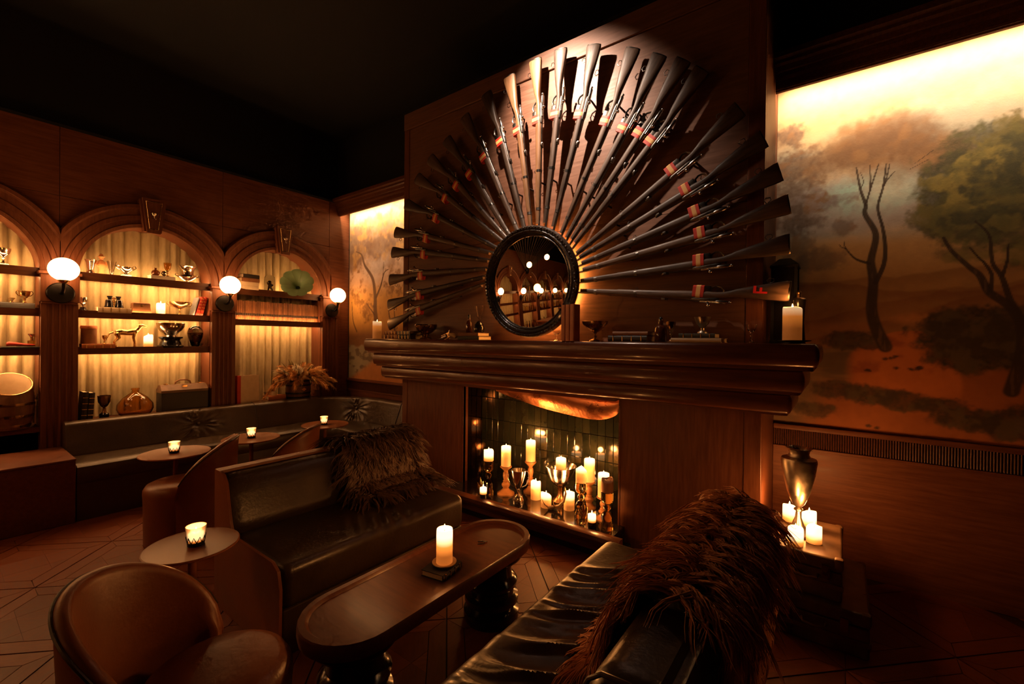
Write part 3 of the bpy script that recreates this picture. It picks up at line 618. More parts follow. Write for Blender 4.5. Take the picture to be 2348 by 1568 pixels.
obj('mirror_glass', MB().lathe(mg, 96).xf(rot), M['mirror'], mr, ang=.5)
obj('backing', MB().lathe([(0, -.145), (.33, -.145), (.33, -.012), (0, -.012)], 48).xf(rot), M['black'], mr)
n = 64; hl = MB().loft([[((.352+dx)*math.cos(2*PI*i/n), (.352+dx)*math.sin(2*PI*i/n), -.125+dz) for dx, dz in ((-.01, -.006), (.01, -.006), (.01, .006), (-.01, .006))] for i in list(range(n))+[0]], caps=False)
obj('halo_led_ring', hl.xf(rot), M['halo'], mr, label='warm light ring glowing behind the frame')
# ------------------------------------------------------------------ fan of bolt-action rifles
LR = 1.37
def stock():
    S = [(.06,0,.0165,.015),(.16,.0,.0185,.017),(.34,.001,.0205,.019),(.352,.001,.0230,.021),(.60,.002,.0250,.022),(.80,.004,.0280,.024),(.93,.006,.028,.024),(.985,.008,.022,.021),(1.03,.014,.0185,.019),(1.075,.023,.0215,.0195),(1.10,.028,.026,.020),(1.18,.036,.037,.021),(1.28,.044,.050,.022),(1.352,.050,.0585,.0225),(1.366,.051,.057,.020)]
    n = 14; rings = [[(s, c+hy*math.copysign(abs(math.cos(2*PI*k/n))**.75, math.cos(2*PI*k/n)), hz*math.copysign(abs(math.sin(2*PI*k/n))**.75, math.sin(2*PI*k/n))) for k in range(n)] for s, c, hy, hz in S]
    return MB().loft(rings)
RP = {}
def rpart(name, mb, mt): RP[name] = mesh(name, mb); RP[name].materials.append(mt)
rpart('stock', stock(), M['stock'])
rpart('barrel', MB().tube([(-.05,-.011,.002),(.30,-.012,.002),(.86,-.016,.002)], [.0085,.0095,.013], 10), M['gun'])
rpart('receiver', MB().tube([(.85,-.018,.006),(.87,-.018,.006),(.99,-.018,.006),(1.01,-.018,.006)], [.014,.0175,.0175,.012], 10), M['gun'])
rpart('bolt', MB().tube([(.90,-.030,.012),(.99,-.030,.012),(1.0,-.030,.012),(1.055,-.030,.012),(1.065,-.030,.012)], [.010,.010,.0125,.0125,.006], 10).tube([(.945,-.03,.014),(.95,-.045,.024),(.955,-.052,.030)], [.006,.0055,.005], 8).ball((.957,-.056,.034), .011, 10).ball((1.072,-.030,.012), .009, 8), M['steel'])
rpart('trigger_guard', MB().tube([(.955,.028,0),(.962,.055,0),(.985,.066,0),(1.012,.060,0),(1.028,.040,0),(1.03,.026,0)], .0038, 6, 1.8).tube([(.995,.026,0),(.99,.042,0),(.998,.052,0)], .0026, 5), M['gun'])
rpart('magazine', rbox(.855,.955,.024,.066,-.011,.011,.004), M['gun'])
rpart('tape_band', MB().loft([[(s, .005+.0285*math.cos(2*PI*k/14)+(.036 if math.cos(2*PI*k/14) > .5 else 0), .0255*math.sin(2*PI*k/14)) for k in range(14)] for s in (.852,.918)]), M['tape'])
rpart('tape_stripe', MB().loft([[(s, .005+.0295*math.cos(2*PI*k/14)+(.0365 if math.cos(2*PI*k/14) > .5 else 0), .0265*math.sin(2*PI*k/14)) for k in range(14)] for s in (.873,.899)]), M['stripe'])
rpart('rear_sight', rbox(.655,.70,-.036,-.016,-.008,.012,.003).add(*(lambda b: (b.v, b.f))(rbox(.665,.69,-.036,-.022,.010,.024,.003))), M['gun'])
rpart('barrel_band', MB().loft([[(s, -.001+.0258*math.cos(2*PI*k/12), .0235*math.sin(2*PI*k/12)) for k in range(12)] for s in (.47,.488)]).tube([(.478,.021,0),(.472,.036,0),(.486,.042,0),(.492,.030,0),(.484,.021,0)], .0022, 5), M['gun'])
rpart('nose_band', MB().loft([[(s, -.002+.0215*math.cos(2*PI*k/12), .0195*math.sin(2*PI*k/12)) for k in range(12)] for s in (.17,.19)]), M['gun'])
rpart('sling_swivel', MB().tube([(1.262,.091,0),(1.25,.108,0),(1.262,.122,0),(1.285,.118,0),(1.286,.101,0),(1.268,.092,0)], .0026, 5), M['gun'])
rpart('butt_plate', MB().loft([[(s, .051+hy*math.cos(2*PI*k/14), hz*math.sin(2*PI*k/14)) for k in range(14)] for s, hy, hz in ((1.364,.0585,.0215),(1.372,.0575,.0205))]), M['gun'])
rpart('wall_peg', MB().tube([(.40,.0,-.012),(.40,.0,-.096)], .007, 8), M['black_metal']); rpart('wall_peg_rear', MB().tube([(1.02,.01,-.014),(1.02,.01,-.096)], .007, 8), M['black_metal'])
RF = [(-3.766,1.649,-167.7),(-3.776,1.854,-173.9),(-3.758,2.117,177.6),(-3.719,2.399,168.3),(-3.673,2.60,162.2),(-3.51,2.86,151.5),(-3.346,3.087,142.5),(-3.161,3.232,134.2),(-2.94,3.355,124.6),(-2.717,3.501,116.2),(-2.463,3.622,106.6),(-2.214,3.685,98.0),(-1.954,3.725,89.5),(-1.723,3.719,82.3),(-1.442,3.642,73.2),(-1.149,3.503,63.0),(-.966,3.389,56.2),(-.812,3.298,50.4),(-.698,3.196,45.6),(-.484,2.884,32.2),(-.357,2.674,23.2),(-.275,2.465,15.6),(-.229,2.274,9.2),(-.226,2.049,2.8),(-.223,1.783,-5.6)]
ORD = 'lowest on the left|second from the bottom on the left|third from the bottom on the left|fourth from the bottom on the left|fifth from the bottom on the left|sixth from the bottom on the left|seventh from the bottom on the left|eighth from the bottom on the left|ninth from the bottom on the left|tenth from the bottom on the left|fourth left of the upright one|just left of the honey-coloured one\'s right neighbour|nearly upright above the mirror|tallest, just right of the upright one|second right of the upright one|third right of the upright one|fourth right of the upright one|fifth right of the upright one|sixth right of the upright one|sixth from the bottom on the right|fifth from the bottom on the right|fourth from the bottom on the right|third from the bottom on the right|second from the bottom on the right|lowest on the right'.split('|')
ORD[10] = 'red-smeared butt, two left of the upright one'; ORD[11] = 'honey-coloured wood, just left of the upright one'
for i, (x, z, a) in enumerate(RF):
    a = math.radians(a); ex = Vector((math.cos(a), 0, math.sin(a))); ey = Vector((-math.sin(a), 0, math.cos(a))); ez = Vector((0, -1, 0))
    o = Vector((x, 2.903, z)) - ex*LR - ey*.045
    lab = 'rifle in the wall fan, '+ORD[i]
    if i == 24: lab = 'bolt-action rifle with a red F on its butt, lowest on the right of the fan'
    t = thing('bolt_action_rifle', lab, 'rifle', (0, 0, 0), 0, 'rifles fanned around the round mirror')
    t.matrix_world = Matrix(((ex.x, ey.x, ez.x, o.x), (ex.y, ey.y, ez.y, o.y), (ex.z, ey.z, ez.z, o.z), (0, 0, 0, 1)))
    for k, me in RP.items():
        if k == 'stock' and i in (11, 12):
            me = me.copy(); me.materials.clear(); me.materials.append(M['stock_gold'])
        q = obj(k.replace('_rear', ''), me, None, t)
        if k == 'wall_peg' and i in (0, 1, 2, 3, 4, 22, 23, 24): pass
        if k == 'wall_peg_rear' and x-ex.x*.35 > XR-.02 or k == 'wall_peg_rear' and x-ex.x*.35 < XL+.02: bpy.data.objects.remove(q)
    if i == 24:
        fm = MB().box(1.19, 1.262, .030, .041, .0205, .0235).box(1.19, 1.204, .041, .073, .0205, .0235).box(1.222, 1.235, .041, .064, .0205, .0235)
        obj('painted_letter', fm, mat('red_letter_paint', (.75,.02,.02), .6), t, smooth=False, label='red painted letter F')
# ------------------------------------------------------------------ banquette that turns the corner
def sweep_path():
    R = .86; cx_, cy_ = XF+.085+R, 3.525-R; pts = []
    for i in range(110): y = .735+(cy_-.735)*i/110; pts.append((XF+.085, y, 1, 0))
    for i in range(81): a = PI-PI/2*i/80; pts.append((cx_+R*math.cos(a), cy_+R*math.sin(a), -math.cos(a), -math.sin(a)))
    for i in range(1, 51): x = cx_+(XL-.012-cx_)*i/50; pts.append((x, 3.525, 0, -1))
    return pts
SP = sweep_path()
def sweep(prof, disp=None, path=None):
    rings = []; s = 0; pp = None
    for (x, y, nx_, ny_) in (path or SP):
        if pp: s += math.hypot(x-pp[0], y-pp[1])
        pp = (x, y); rg = []
        for w, z in prof:
            d = disp(s, w, z, x, y) if disp else 0; rg.append((x+nx_*(w+d), y+ny_*(w+d), z))
        rings.append(rg)
    return MB().loft(rings)
BQ = thing('corner_banquette', 'long dark leather banquette running under the arches and around the corner', 'banquette', (-5.2, 1.9, 0))
buttons = [(.98, .585), (2.92, .60)]
def tuft(s, w, z, x, y):
    d = 0
    if w < .1: return 0
    for bs, bz in buttons:
        r = math.hypot((s-bs), (z-bz)*1.3); th = math.atan2(z-bz, s-bs); d += -.030*math.exp(-(r/.05)**2)+.008*math.sin(15*th+2*math.sin(3*th))*math.exp(-((r-.13)/.09)**2)
    return d
n = 26; bk = [(.005, .44), (.23, .44)] + [(.23-.09*t, .46+.22*t) for t in [i/n for i in range(n+1)]] + [(.135, .70), (.125, .718), (.105, .730), (.08, .733), (.03, .733), (.005, .72)]
P(BQ, 'backrest', sweep(bk, tuft), M['leather'])
P(BQ, 'seat', sweep([(.01, .30), (.63, .30), (.645, .33), (.645, .405), (.635, .435), (.61, .450), (.53, .455), (.23, .452), (.01, .452)]), M['leather'])
P(BQ, 'plinth', sweep([(.005, .0), (.625, .0), (.625, .30), (.005, .30)]), M['leather'])
for bs, bz in buttons:
    s = 0; pp = None
    for (x, y, nx_, ny_) in SP:
        if pp: s += math.hypot(x-pp[0], y-pp[1])
        pp = (x, y)
        if s >= bs: break
    P(BQ, 'button', MB().ball((x+nx_*.150, y+ny_*.150, bz), .021, 14), M['leather'])
for si in (88, 215):
    x, y, nx_, ny_ = SP[si]; m = MB().tube([(x+nx_*(w+.002), y+ny_*(w+.002), z) for w, z in bk[1:]], .0045, 6); P(BQ, 'seam', m, M['dark_book'])
bench = tag(obj('plinth_bench', rbox(-.32, .32, -.85, .0, 0, .497, .004, 1), M['wood_red'], loc=(-5.195, .728, 0)), 'low boxy wooden bench at the left end of the banquette', 'bench')
obj('bench_top', rbox(-.324, .324, -.852, .002, .497, .512, .003, 1), M['wood_h'], bench)
# ------------------------------------------------------------------ two facing leather sofas
def cushion(prof, y0, y1, disp=None, n=60, er=.03):
    rings = []
    cx_ = sum(p[0] for p in prof)/len(prof); cz_ = sum(p[1] for p in prof)/len(prof)
    for i in range(n+1):
        t = i/n; y = y0+(y1-y0)*t; e = min(y-y0, y1-y); k = 1-.10*max(0, 1-e/er)**2
        rings.append([(cx_+(x-cx_)*k+(disp(x, y, z)[0] if disp else 0), y, cz_+(z-cz_)*k+(disp(x, y, z)[1] if disp else 0)) for x, z in prof])
    return MB().loft(rings)
def rp(x0, x1, z0, z1, r, k=5):
    o = []
    for cx_, cz_, a0 in ((x1-r, z1-r, 0), (x0+r, z1-r, PI/2), (x0+r, z0+r, PI), (x1-r, z0+r, 1.5*PI)):
        o += [(cx_+r*math.cos(a0+PI/2*i/k), cz_+r*math.sin(a0+PI/2*i/k)) for i in range(k+1)]
    return o
def dens(p, step=.03):
    o = []
    for i in range(len(p)):
        a, b = p[i], p[(i+1) % len(p)]; m = max(1, int(math.hypot(a[0]-b[0], a[1]-b[1])/step)); o += [(a[0]+(b[0]-a[0])*j/m, a[1]+(b[1]-a[1])*j/m) for j in range(m)]
    return o
SY0, SY1 = .985, 2.215
SL = thing('leather_sofa', 'dark leather sofa facing right, dark brown fur over its far end', 'sofa', (-2.45, 1.6, 0))
def wl(x, y, z):
    if z < .34: return (0, 0)
    w = math.exp(-((y-1.62)/.20)**2)*math.exp(-((x+2.16)/.16)**2); return (0, .006*math.sin(70*(y+.55*x))*w-.004*w)
P(SL, 'seat', cushion(dens(rp(-2.72, -2.045, .22, .430, .045)), SY0+.012, SY1, wl, 90), M['leather'])
P(SL, 'base', rbox(-2.72, -2.055, SY0+.012, SY1-.01, .0, .225, .01), M['leather'])
P(SL, 'backrest', cushion(dens([(-2.60, .43), (-2.585, .47), (-2.64, .66), (-2.675, .715), (-2.71, .735), (-2.745, .735), (-2.75, .70), (-2.75, .43)]), SY0+.012, SY1, None, 40), M['leather'])
P(SL, 'frame_back', rbox(-2.83, -2.752, SY0, SY1, 0, .752, .008), M['leather_tan'], label='rust leather outer frame')
P(SL, 'end_panel', MB().prism([(-2.75, 0), (-2.058, 0), (-2.052, .33), (-2.075, .41), (-2.13, .438), (-2.57, .44), (-2.60, .50), (-2.66, .70), (-2.70, .742), (-2.75, .752)], SY0-.004, SY0+.010, 'y'), M['leather_tan'])
SR = thing('leather_sofa', 'dark wrinkled leather sofa facing left, rusty shaggy fur thrown over its back', 'sofa', (-.6, 1.4, 0))
rw = random.Random(5); ws = [(rw.uniform(1.05, 2.0), rw.uniform(.012, .03), rw.uniform(.3, 1.0), rw.uniform(-.75, -.62), rw.uniform(.25, .5)) for _ in range(30)]
def wr(x, y, z):
    if z < .36: return (0, 0)
    d = 0
    for yc, sg, am, xc, sl in ws:
        q = (y-yc-sl*(x-xc)-.05*math.sin(9*(x-xc)))/sg; d += am*.015*math.exp(-q*q)*math.exp(-((x+.80)/.16)**2)
    return (0, d-.006*math.exp(-((x+.80)/.2)**2))
P(SR, 'seat', cushion(dens(rp(-1.005, -.37, .22, .432, .05), .012), .55, SY1, wr, 260), M['leather'])
P(SR, 'base', rbox(-.995, -.36, .55, SY1-.01, .0, .225, .01), M['leather'])
P(SR, 'backrest', cushion(dens([(-.52, .43), (-.53, .47), (-.475, .67), (-.45, .72), (-.42, .745), (-.36, .75), (-.305, .745), (-.282, .72), (-.276, .43)]), .92, SY1, None, 40), M['leather'])
P(SR, 'frame_back', rbox(-.292, -.264, .92, SY1, 0, .735, .008), M['leather'])
P(SR, 'piping', MB().tube([(-.525, .918, .45), (-.478, .916, .67), (-.452, .916, .722), (-.42, .916, .748), (-.36, .916, .753), (-.305, .916, .748), (-.28, .918, .72)], .006, 8), M['leather'])
# ------------------------------------------------------------------ shaggy fur throws
def fur(name, label, path, y0, y1, nstr, length, cols, loc, flow, seed, ragged=.06, wig=.5):
    # path: (x, z) polyline over the sofa back, draped between y0 and y1
    rr = np.random.default_rng(seed); pth = np.array(path); seg = np.hypot(*np.diff(pth, axis=0).T); cum = np.concatenate([[0], np.cumsum(seg)]); tot = cum[-1]
    t = thing(name, label, 'fur throw', loc)
    def at(s):
        x = np.interp(s, cum, pth[:, 0]); z = np.interp(s, cum, pth[:, 1]); return x, z
    base = MB(); rows = []
    for i in range(25):
        s = tot*i/24; x, z = at(s); x2, z2 = at(min(tot, s+.01)); x1, z1 = at(max(0, s-.01)); tx, tz = x2-x1, z2-z1; L = math.hypot(tx, tz); nx_, nz_ = -tz/L, tx/L
        nx_, nz_ = (nx_, nz_) if nz_ >= -.2 or True else (-nx_, -nz_)
        e = .06*abs(i/12-1)**2
        rows.append([(x+nx_*.014, y0+e+(y1-y0-2*e)*k/10+.03*math.sin(i*.9)*(1 if k in (0, 10) else 0), z+nz_*.014) for k in range(11)])
    base.loft(rows, closed=False, caps=False); base.loft([[(x-.0, y, z-.004) for x, y, z in r] for r in rows], closed=False, caps=False)
    P(t, 'hide', base, M['dark_book'])
    for part in range(2):
        m = MB()
        for q in range(nstr//2):
            nl = 5
            s = tot*rr.random(); y = y0+.03+(y1-y0-.06)*rr.random(); x, z = at(s); x2, z2 = at(min(tot, s+.02)); x1, z1 = at(max(0, s-.02)); tx, tz = x2-x1, z2-z1; L = math.hypot(tx, tz); tx, tz = tx/L, tz/L; nx_, nz_ = -tz, tx
            sg = 1 if s > flow*tot else -1
            if abs(s-flow*tot) < .05: sg = rr.choice([-1, 1])
            lean = rr.normal(0, .8)+.5*math.sin(9*y+5*s)-(1.6 if y-y0 < .10 else 0)+(1.6 if y1-y < .10 else 0); d = np.array([tx*sg, lean, tz*sg]); d /= np.linalg.norm(d); nn = np.array([nx_, 0, nz_]); ln = length*(.6+.7*rr.random())
            p0 = np.array([x, y, z])+nn*.012; ph = rr.uniform(0, 6.28); side = np.cross(d, nn)
            for c in range(nl):
                off = side*rr.normal(0, .007)+d*rr.normal(0, .010); pts = []
                l2 = ln*(.75+.4*rr.random())
                for k in range(7):
                    u = k/6; lift = (.035+.03*rr.random()*0)*math.sin(min(1, u*1.3)*PI*.75); cl = 1-.65*u
                    pts.append(p0+off*cl+d*l2*u+nn*(lift*(1 if u < 1 else 1)-.015*u*u)+side*wig*.024*math.sin(u*7+ph)*u**.7+np.array([0, 0, -.05*u*u*length/.16]))
                w0 = .0021+.0012*rr.random(); b = len(m.v)
                for k, pt in enumerate(pts):
                    w = w0*(1.15-u*0)*(1-.8*(k/6)**2)
                    m.v += [tuple(pt+side*w), tuple(pt-side*w*.5+nn*w*.9), tuple(pt-side*w*.5-nn*w*.9)]
                for k in range(6):
                    o = b+3*k; m.f += [(o, o+1, o+4, o+3), (o+1, o+2, o+5, o+4), (o+2, o, o+3, o+5)]
        l = t.location; m.mv(-l.x, -l.y, -l.z); me = bpy.data.meshes.new('fur_strands'); me.from_pydata(m.v, [], m.f); me.shade_smooth()
        obj('fur_strands', me, M[cols[part]], t, kind='stuff')
    return t
def furm(name, a, b): return mat(name, a, .5, c2=b, scale=14, sheen=.3, spec=.35)
M['fur_d1'] = furm('dark_brown_fur', (.085,.042,.024), (.15,.078,.045)); M['fur_d2'] = furm('umber_fur', (.055,.028,.017), (.11,.056,.032))
M['fur_r1'] = furm('rust_fur', (.52,.21,.085), (.72,.33,.15)); M['fur_r2'] = furm('chestnut_fur', (.36,.145,.06), (.55,.235,.105))
fur('fur_throw', 'dark brown shaggy sheepskin over the back of the sofa facing right', [(-2.89, .62), (-2.865, .73), (-2.82, .775), (-2.70, .775), (-2.64, .70), (-2.56, .52), (-2.48, .455), (-2.38, .445)], 1.66, 2.30, 1500, .13, ('fur_d1', 'fur_d2'), (-2.7, 1.98, .45), .28, 3)
fur('fur_throw', 'rusty long-haired sheepskin draped over the back of the sofa facing left', [(-.64, .45), (-.55, .50), (-.50, .67), (-.46, .745), (-.41, .775), (-.325, .775), (-.272, .745), (-.252, .62), (-.248, .35)], 1.22, 2.22, 2600, .17, ('fur_r1', 'fur_r2'), (-.4, 1.7, .45), .50, 8, wig=.7)
# ------------------------------------------------------------------ candles
NC = 0
def candle_mesh(r, h, rag, seed, n=24):
    rr = random.Random(seed); ph = [rr.uniform(0, 6.28) for _ in range(3)]
    def top(a): return h + (rag*(math.sin(a+ph[0])+.5*math.sin(2*a+ph[1])+.35*math.sin(3*a+ph[2])) if rag else 0)
    m = MB(); prof = [(.94, 0, 0), (1., .004, 0), (1., .5, 0), (1., .85, .6), (.99, .96, 1), (.95, 1., 1), (.88, .985, 1), (.80, .955, .6), (.35, .93, .2)]
    rings = []
    for k, (fr_, z, w) in enumerate(prof):
        rings.append([(r*fr_*math.cos(2*PI*i/n), r*fr_*math.sin(2*PI*i/n), (h*z if k < 2 else (h+(top(2*PI*i/n)-h)*w)*z)) for i in range(n)])
    m.loft(rings); return m
def candle(loc, r, h, lab, mt='wax', rag=.0, flame=True, power=1., group=None, name='pillar_candle'):
    global NC; NC += 1
    t = thing(name, lab, 'candle', loc, 0, group)
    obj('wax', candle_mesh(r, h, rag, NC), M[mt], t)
    obj('wick', MB().tube([(0, 0, h*.92), (.001, 0, h*.93+.012)], .0012, 5), M['dark_book'], t)
    if flame:
        z = h*.93+.008; obj('flame', MB().lathe([(0, z), (.0035, z+.004), (.0045, z+.009), (.003, z+.017), (0, z+.026)], 10), M['flame'], t)
        lamp('candle_light', 'POINT', (0, 0, h+.035), E_CANDLE*power, CANDLE, t, shadow_soft_size=.02)
    return t
def votive(loc, lab):
    t = thing('votive_candle', lab, 'candle', loc, random.uniform(0, 3), 'glass votives on the round tables')
    obj('glass_cup', MB().lathe([(0, .004), (.026, .004), (.030, .012), (.038, .085), (.0405, .086), (.032, .006), (.027, 0), (0, 0)], 28), M['frost'], t)
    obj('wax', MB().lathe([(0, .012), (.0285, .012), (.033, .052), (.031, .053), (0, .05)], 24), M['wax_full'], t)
    z = MB(); n = 10
    for i in range(n):
        a0, a1, a2 = 2*PI*i/n, 2*PI*(i+.5)/n, 2*PI*(i+1)/n
        z.tube([(.0335*math.cos(a0), .0335*math.sin(a0), .014), (.0375*math.cos(a1), .0375*math.sin(a1), .042), (.0335*math.cos(a2), .0335*math.sin(a2), .014)], .0022, 5)
    z.lathe([(.030, 0), (.0335, 0), (.0348, .016), (.0305, .016)], 28); obj('metal_filigree', z, M['black_metal'], t)
    obj('flame', MB().lathe([(0, .052), (.0035, .056), (.0045, .061), (.003, .07), (0, .08)], 10), M['flame'], t)
    lamp('candle_light', 'POINT', (0, 0, .070), E_CANDLE*.9, CANDLE, t, shadow_soft_size=.025)
# ------------------------------------------------------------------ small round tables
M['table_top'] = mat('copper_brown_top', (.26,.082,.022), .34, c2=(.30,.10,.028), scale=3, stretch=(1,4,1))
def round_table(x, y, r, h, lab):
    t = thing('pedestal_table', lab, 'table', (x, y, 0), 0, 'small round tables')
    obj('table_top', MB().lathe([(0, h-.014), (r-.012, h-.014), (r, h-.008), (r, h-.003), (r-.004, h), (r-.010, h-.0015), (0, h-.0015)], 56), M['table_top'], t)
    obj('post', MB().lathe([(0, .015), (.017, .015), (.017, h-.03), (.05, h-.014), (0, h-.014)], 20), M['leather_tan'], t)
    obj('foot', MB().lathe([(0, 0), (r*.36, 0), (r*.36, .008), (r*.2, .016), (0, .018)], 36), M['bronze'], t)
for x, y, r, h, lab, cx_, cy_, cl in ((-4.23, 1.20, .235, .575, 'small round table in front of the banquette, nearest the wooden bench', -4.225, 1.19, 'glass votive on the round table nearest the wooden bench'), (-4.32, 1.80, .235, .575, 'small round table between the two tub chairs by the banquette', -4.32, 1.80, 'glass votive on the round table between the two tub chairs'), (-4.40, 2.57, .235, .575, 'small round table by the corner of the banquette', -4.39, 2.55, 'glass votive on the round table by the banquette corner'), (-2.36, .735, .185, .55, 'small round table at the end of the left sofa', -2.343, .744, 'glass votive on the round table at the end of the left sofa')):
    round_table(x, y, r, h, lab); votive((cx_, cy_, h+.0005), cl)
# ------------------------------------------------------------------ tub chairs
def tub_chair(x, y, face, lab, ri=.235, hb=.745):
    t = thing('tub_chair', lab, 'chair', (x, y, 0), face, 'rust leather tub chairs')
    obj('seat', MB().lathe([(0, .0), (.205, .0), (.21, .01), (.215, .33), (.218, .36), (.216, .39), (.20, .418), (.17, .432), (.08, .437), (0, .438)], 44, (.07, 0, 0)), M['leather_tan'], t)
    n = 48; rings = []
    for i in range(n+1):
        f = -92+184*i/n; q = abs(f)/92; a = math.radians(f)+PI; zt = .40+(hb-.40)*max(0, 1-q**2.0)**.6
        c, s = math.cos(a), math.sin(a); th = .045; rg = []
        rec = .045
        for rr_, z in ((ri, .02), (ri, .20), (ri, .42), (ri+.25*rec, .42+(zt-.42)*.5), (ri+.55*rec, zt-.030), (ri+.55*rec+.004, zt-.010), (ri+.55*rec+th*.3, zt), (ri+.55*rec+th*.7, zt), (ri+.55*rec+th, zt-.012), (ri+.45*rec+th, zt-.05), (ri+.2*rec+th, .42), (ri+th*.9, .20), (ri+th*.9, .02)):
            z = min(z, zt); rg.append((rr_*c, rr_*s, max(z, .02)))
        rings.append(rg)
    obj('curved_back', MB().loft(rings), M['leather_tan'], t, ang=1.2)
    pipe = [((ri+.55*.045+.045)*math.cos(math.radians(-92+184*i/n)+PI), (ri+.55*.045+.045)*math.sin(math.radians(-92+184*i/n)+PI), .40+(hb-.40)*max(0, 1-(abs(-92+184*i/n)/92)**2.0)**.6-.010) for i in range(1, n)]
    obj('piping', MB().tube(pipe, .005, 6), M['leather'], t)
tub_chair(-3.88, 1.20, math.radians(237), 'rust leather tub chair turned to the banquette, nearest the bench')
tub_chair(-3.85, 1.85, math.radians(220), 'rust leather tub chair half hidden behind the left sofa, nearer the fireplace')
tub_chair(-1.64, .515, math.radians(57), 'rust leather tub chair in the left foreground, seat turned to the coffee table', ri=.245, hb=.77)
# ------------------------------------------------------------------ long coffee table
CT = thing('coffee_table', 'long dark wooden coffee table with rounded ends and raised rim, on two turned pedestals', 'table', (-1.50, 1.43, 0))
def stadium(w, l, n=14):
    return [(w*math.cos(a), l+w*math.sin(a)) for a in [PI*i/n for i in range(n+1)]] + [(w*math.cos(a), -l+w*math.sin(a)) for a in [PI+PI*i/n for i in range(n+1)]]
LH = .43
def st_loft(lv): return MB().loft([[(x, y, z) for x, y in stadium(w, LH)] for w, z in lv])
obj('table_top', st_loft([(.185, .375), (.197, .380), (.200, .40), (.200, .432), (.196, .440), (.172, .440), (.165, .434), (.160, .429), (.10, .429), (.02, .429)]), M['wood_red'], CT, ang=.5)
ped = [(0, 0), (.145, 0), (.15, .02), (.15, .05), (.125, .065), (.13, .08), (.145, .10), (.145, .125), (.12, .14), (.115, .16), (.135, .18), (.14, .205), (.125, .225), (.11, .235), (.105, .29), (.12, .31), (.16, .33), (.17, .345), (.17, .376), (0, .376)]
for s in (-1, 1): obj('pedestal', MB().lathe(ped, 36, (0, s*.42, 0)), M['black_gloss'], CT)
obj('carved_mark', MB().tube([(.0, .30, .4295), (.02, .33, .4295), (.0, .345, .4295), (-.02, .325, .4295), (.0, .315, .4295)], .003, 5).tube([(-.015, .34, .4295), (.02, .355, .4295)], .003, 5), M['dark_book'], CT)
def book(name, lab, loc, w, l, th, cover, rz=0, group=None, hubs=True, rot=(0, 0, 0)):
    # lies flat: spine on -y side, w along x (spine length), l along y, thickness up
    t = thing(name, lab, 'book', loc, rz, group); t.rotation_euler = (rot[0], rot[1], rz)
    obj('pages', MB().box(-w/2+.004, w/2-.004, -l/2+.004, l/2-.004, .003, th-.003), M['paper'], t, smooth=False)
    c = MB().box(-w/2, w/2, -l/2+.004, l/2, 0, .003).box(-w/2, w/2, -l/2+.004, l/2, th-.003, th)
    c.prism([(-l/2+.005, 0), (-l/2, th*.2), (-l/2-.002, th*.5), (-l/2, th*.8), (-l/2+.005, th)], -w/2, w/2, 'x'); obj('cover', c, M[cover], t, smooth=False)
    if hubs:
        g = MB()
        for q in (-.36, -.12, .12, .36): g.box(q*w-.0025, q*w+.0025, -l/2-.0035, -l/2+.002, th*.08, th*.92)
        obj('spine_bands', g, M['gold_leaf'], t, smooth=False, kind='stuff')
    return t
book('book', 'small dark book under the candle on the coffee table', (-1.455, 1.43, .4291), .15, .12, .028, 'dark_book', math.radians(100))
tag(obj('candle_dish', MB().lathe([(0, 0), (.045, 0), (.056, .008), (.056, .012), (.048, .008), (0, .006)], 32), M['cream'], loc=(-1.455, 1.445, .458)), 'cream dish under the candle on the coffee table', 'dish')
candle((-1.455, 1.445, .466), .0375, .155, 'tall cream pillar candle on a book on the coffee table', power=1.6)
# ------------------------------------------------------------------ stacked trunks right of the fireplace
def trunk(name, lab, x0, x1, y0, y1, z0, z1, mt):
    t = thing(name, lab, 'chest', ((x0+x1)/2, (y0+y1)/2, z0)); dx, dy, h = (x1-x0)/2, (y1-y0)/2, z1-z0
    obj('case_body', rbox(-dx, dx, -dy, dy, 0, h*.68, .012, 2), M[mt], t); obj('lid', rbox(-dx-.003, dx+.003, -dy-.003, dy+.003, h*.685, h, .014, 3), M[mt], t)
    for sx in (-1, 1):
        for sy in (-1, 1): obj('corner_cap', rbox(*sorted((sx*(dx-.035), sx*(dx+.006))), *sorted((sy*(dy-.035), sy*(dy+.006))), h*.74, h+.003, .012, 2), M['tan_case'], t)
    for sx in (-.55, .55): obj('latch', rbox(sx*dx-.018, sx*dx+.018, -dy-.012, -dy, h*.5, h*.82, .004), M['bronze'], t)
    obj('strap', MB().box(-dx-.005, dx+.005, -dy-.006, dy+.006, h*.30, h*.40), M['tan_case'], t, smooth=False)
    hd = MB().tube([(-.05, -dy-.004, h*.55), (-.045, -dy-.03, h*.52), (0, -dy-.038, h*.50), (.045, -dy-.03, h*.52), (.05, -dy-.004, h*.55)], .007, 8); obj('handle', hd, M['tan_case'], t)
trunk('steamer_chest', 'lower of the two old trunks stacked right of the fireplace', -.30, .135, 2.66, 3.30, 0, .215, 'trunk')
trunk('steamer_chest', 'worn hide trunk on top of the stack right of the fireplace, candles on it', -.27, .028, 2.70, 3.22, .216, .430, 'trunk')
TZ = .4325
for (x, y, lab, h) in ((-.171, 2.762, 'short candle on the trunk, front left of the silver urn', .085), (-.094, 2.852, 'short candle on the trunk, right of the silver urn\'s foot', .085), (-.125, 3.06, 'short candle on the trunk, behind the silver urn on the right', .09), (-.225, 3.11, 'short candle on the trunk, behind the silver urn on the left', .09)):
    candle((x, y, TZ), .036, h, lab, 'wax_full', rag=.006, power=1.3, group='candles on the trunk')
un = thing('loving_cup_urn', 'tall tapering tarnished silver urn standing among candles on the trunk', 'urn', (-.171, 2.935, TZ))
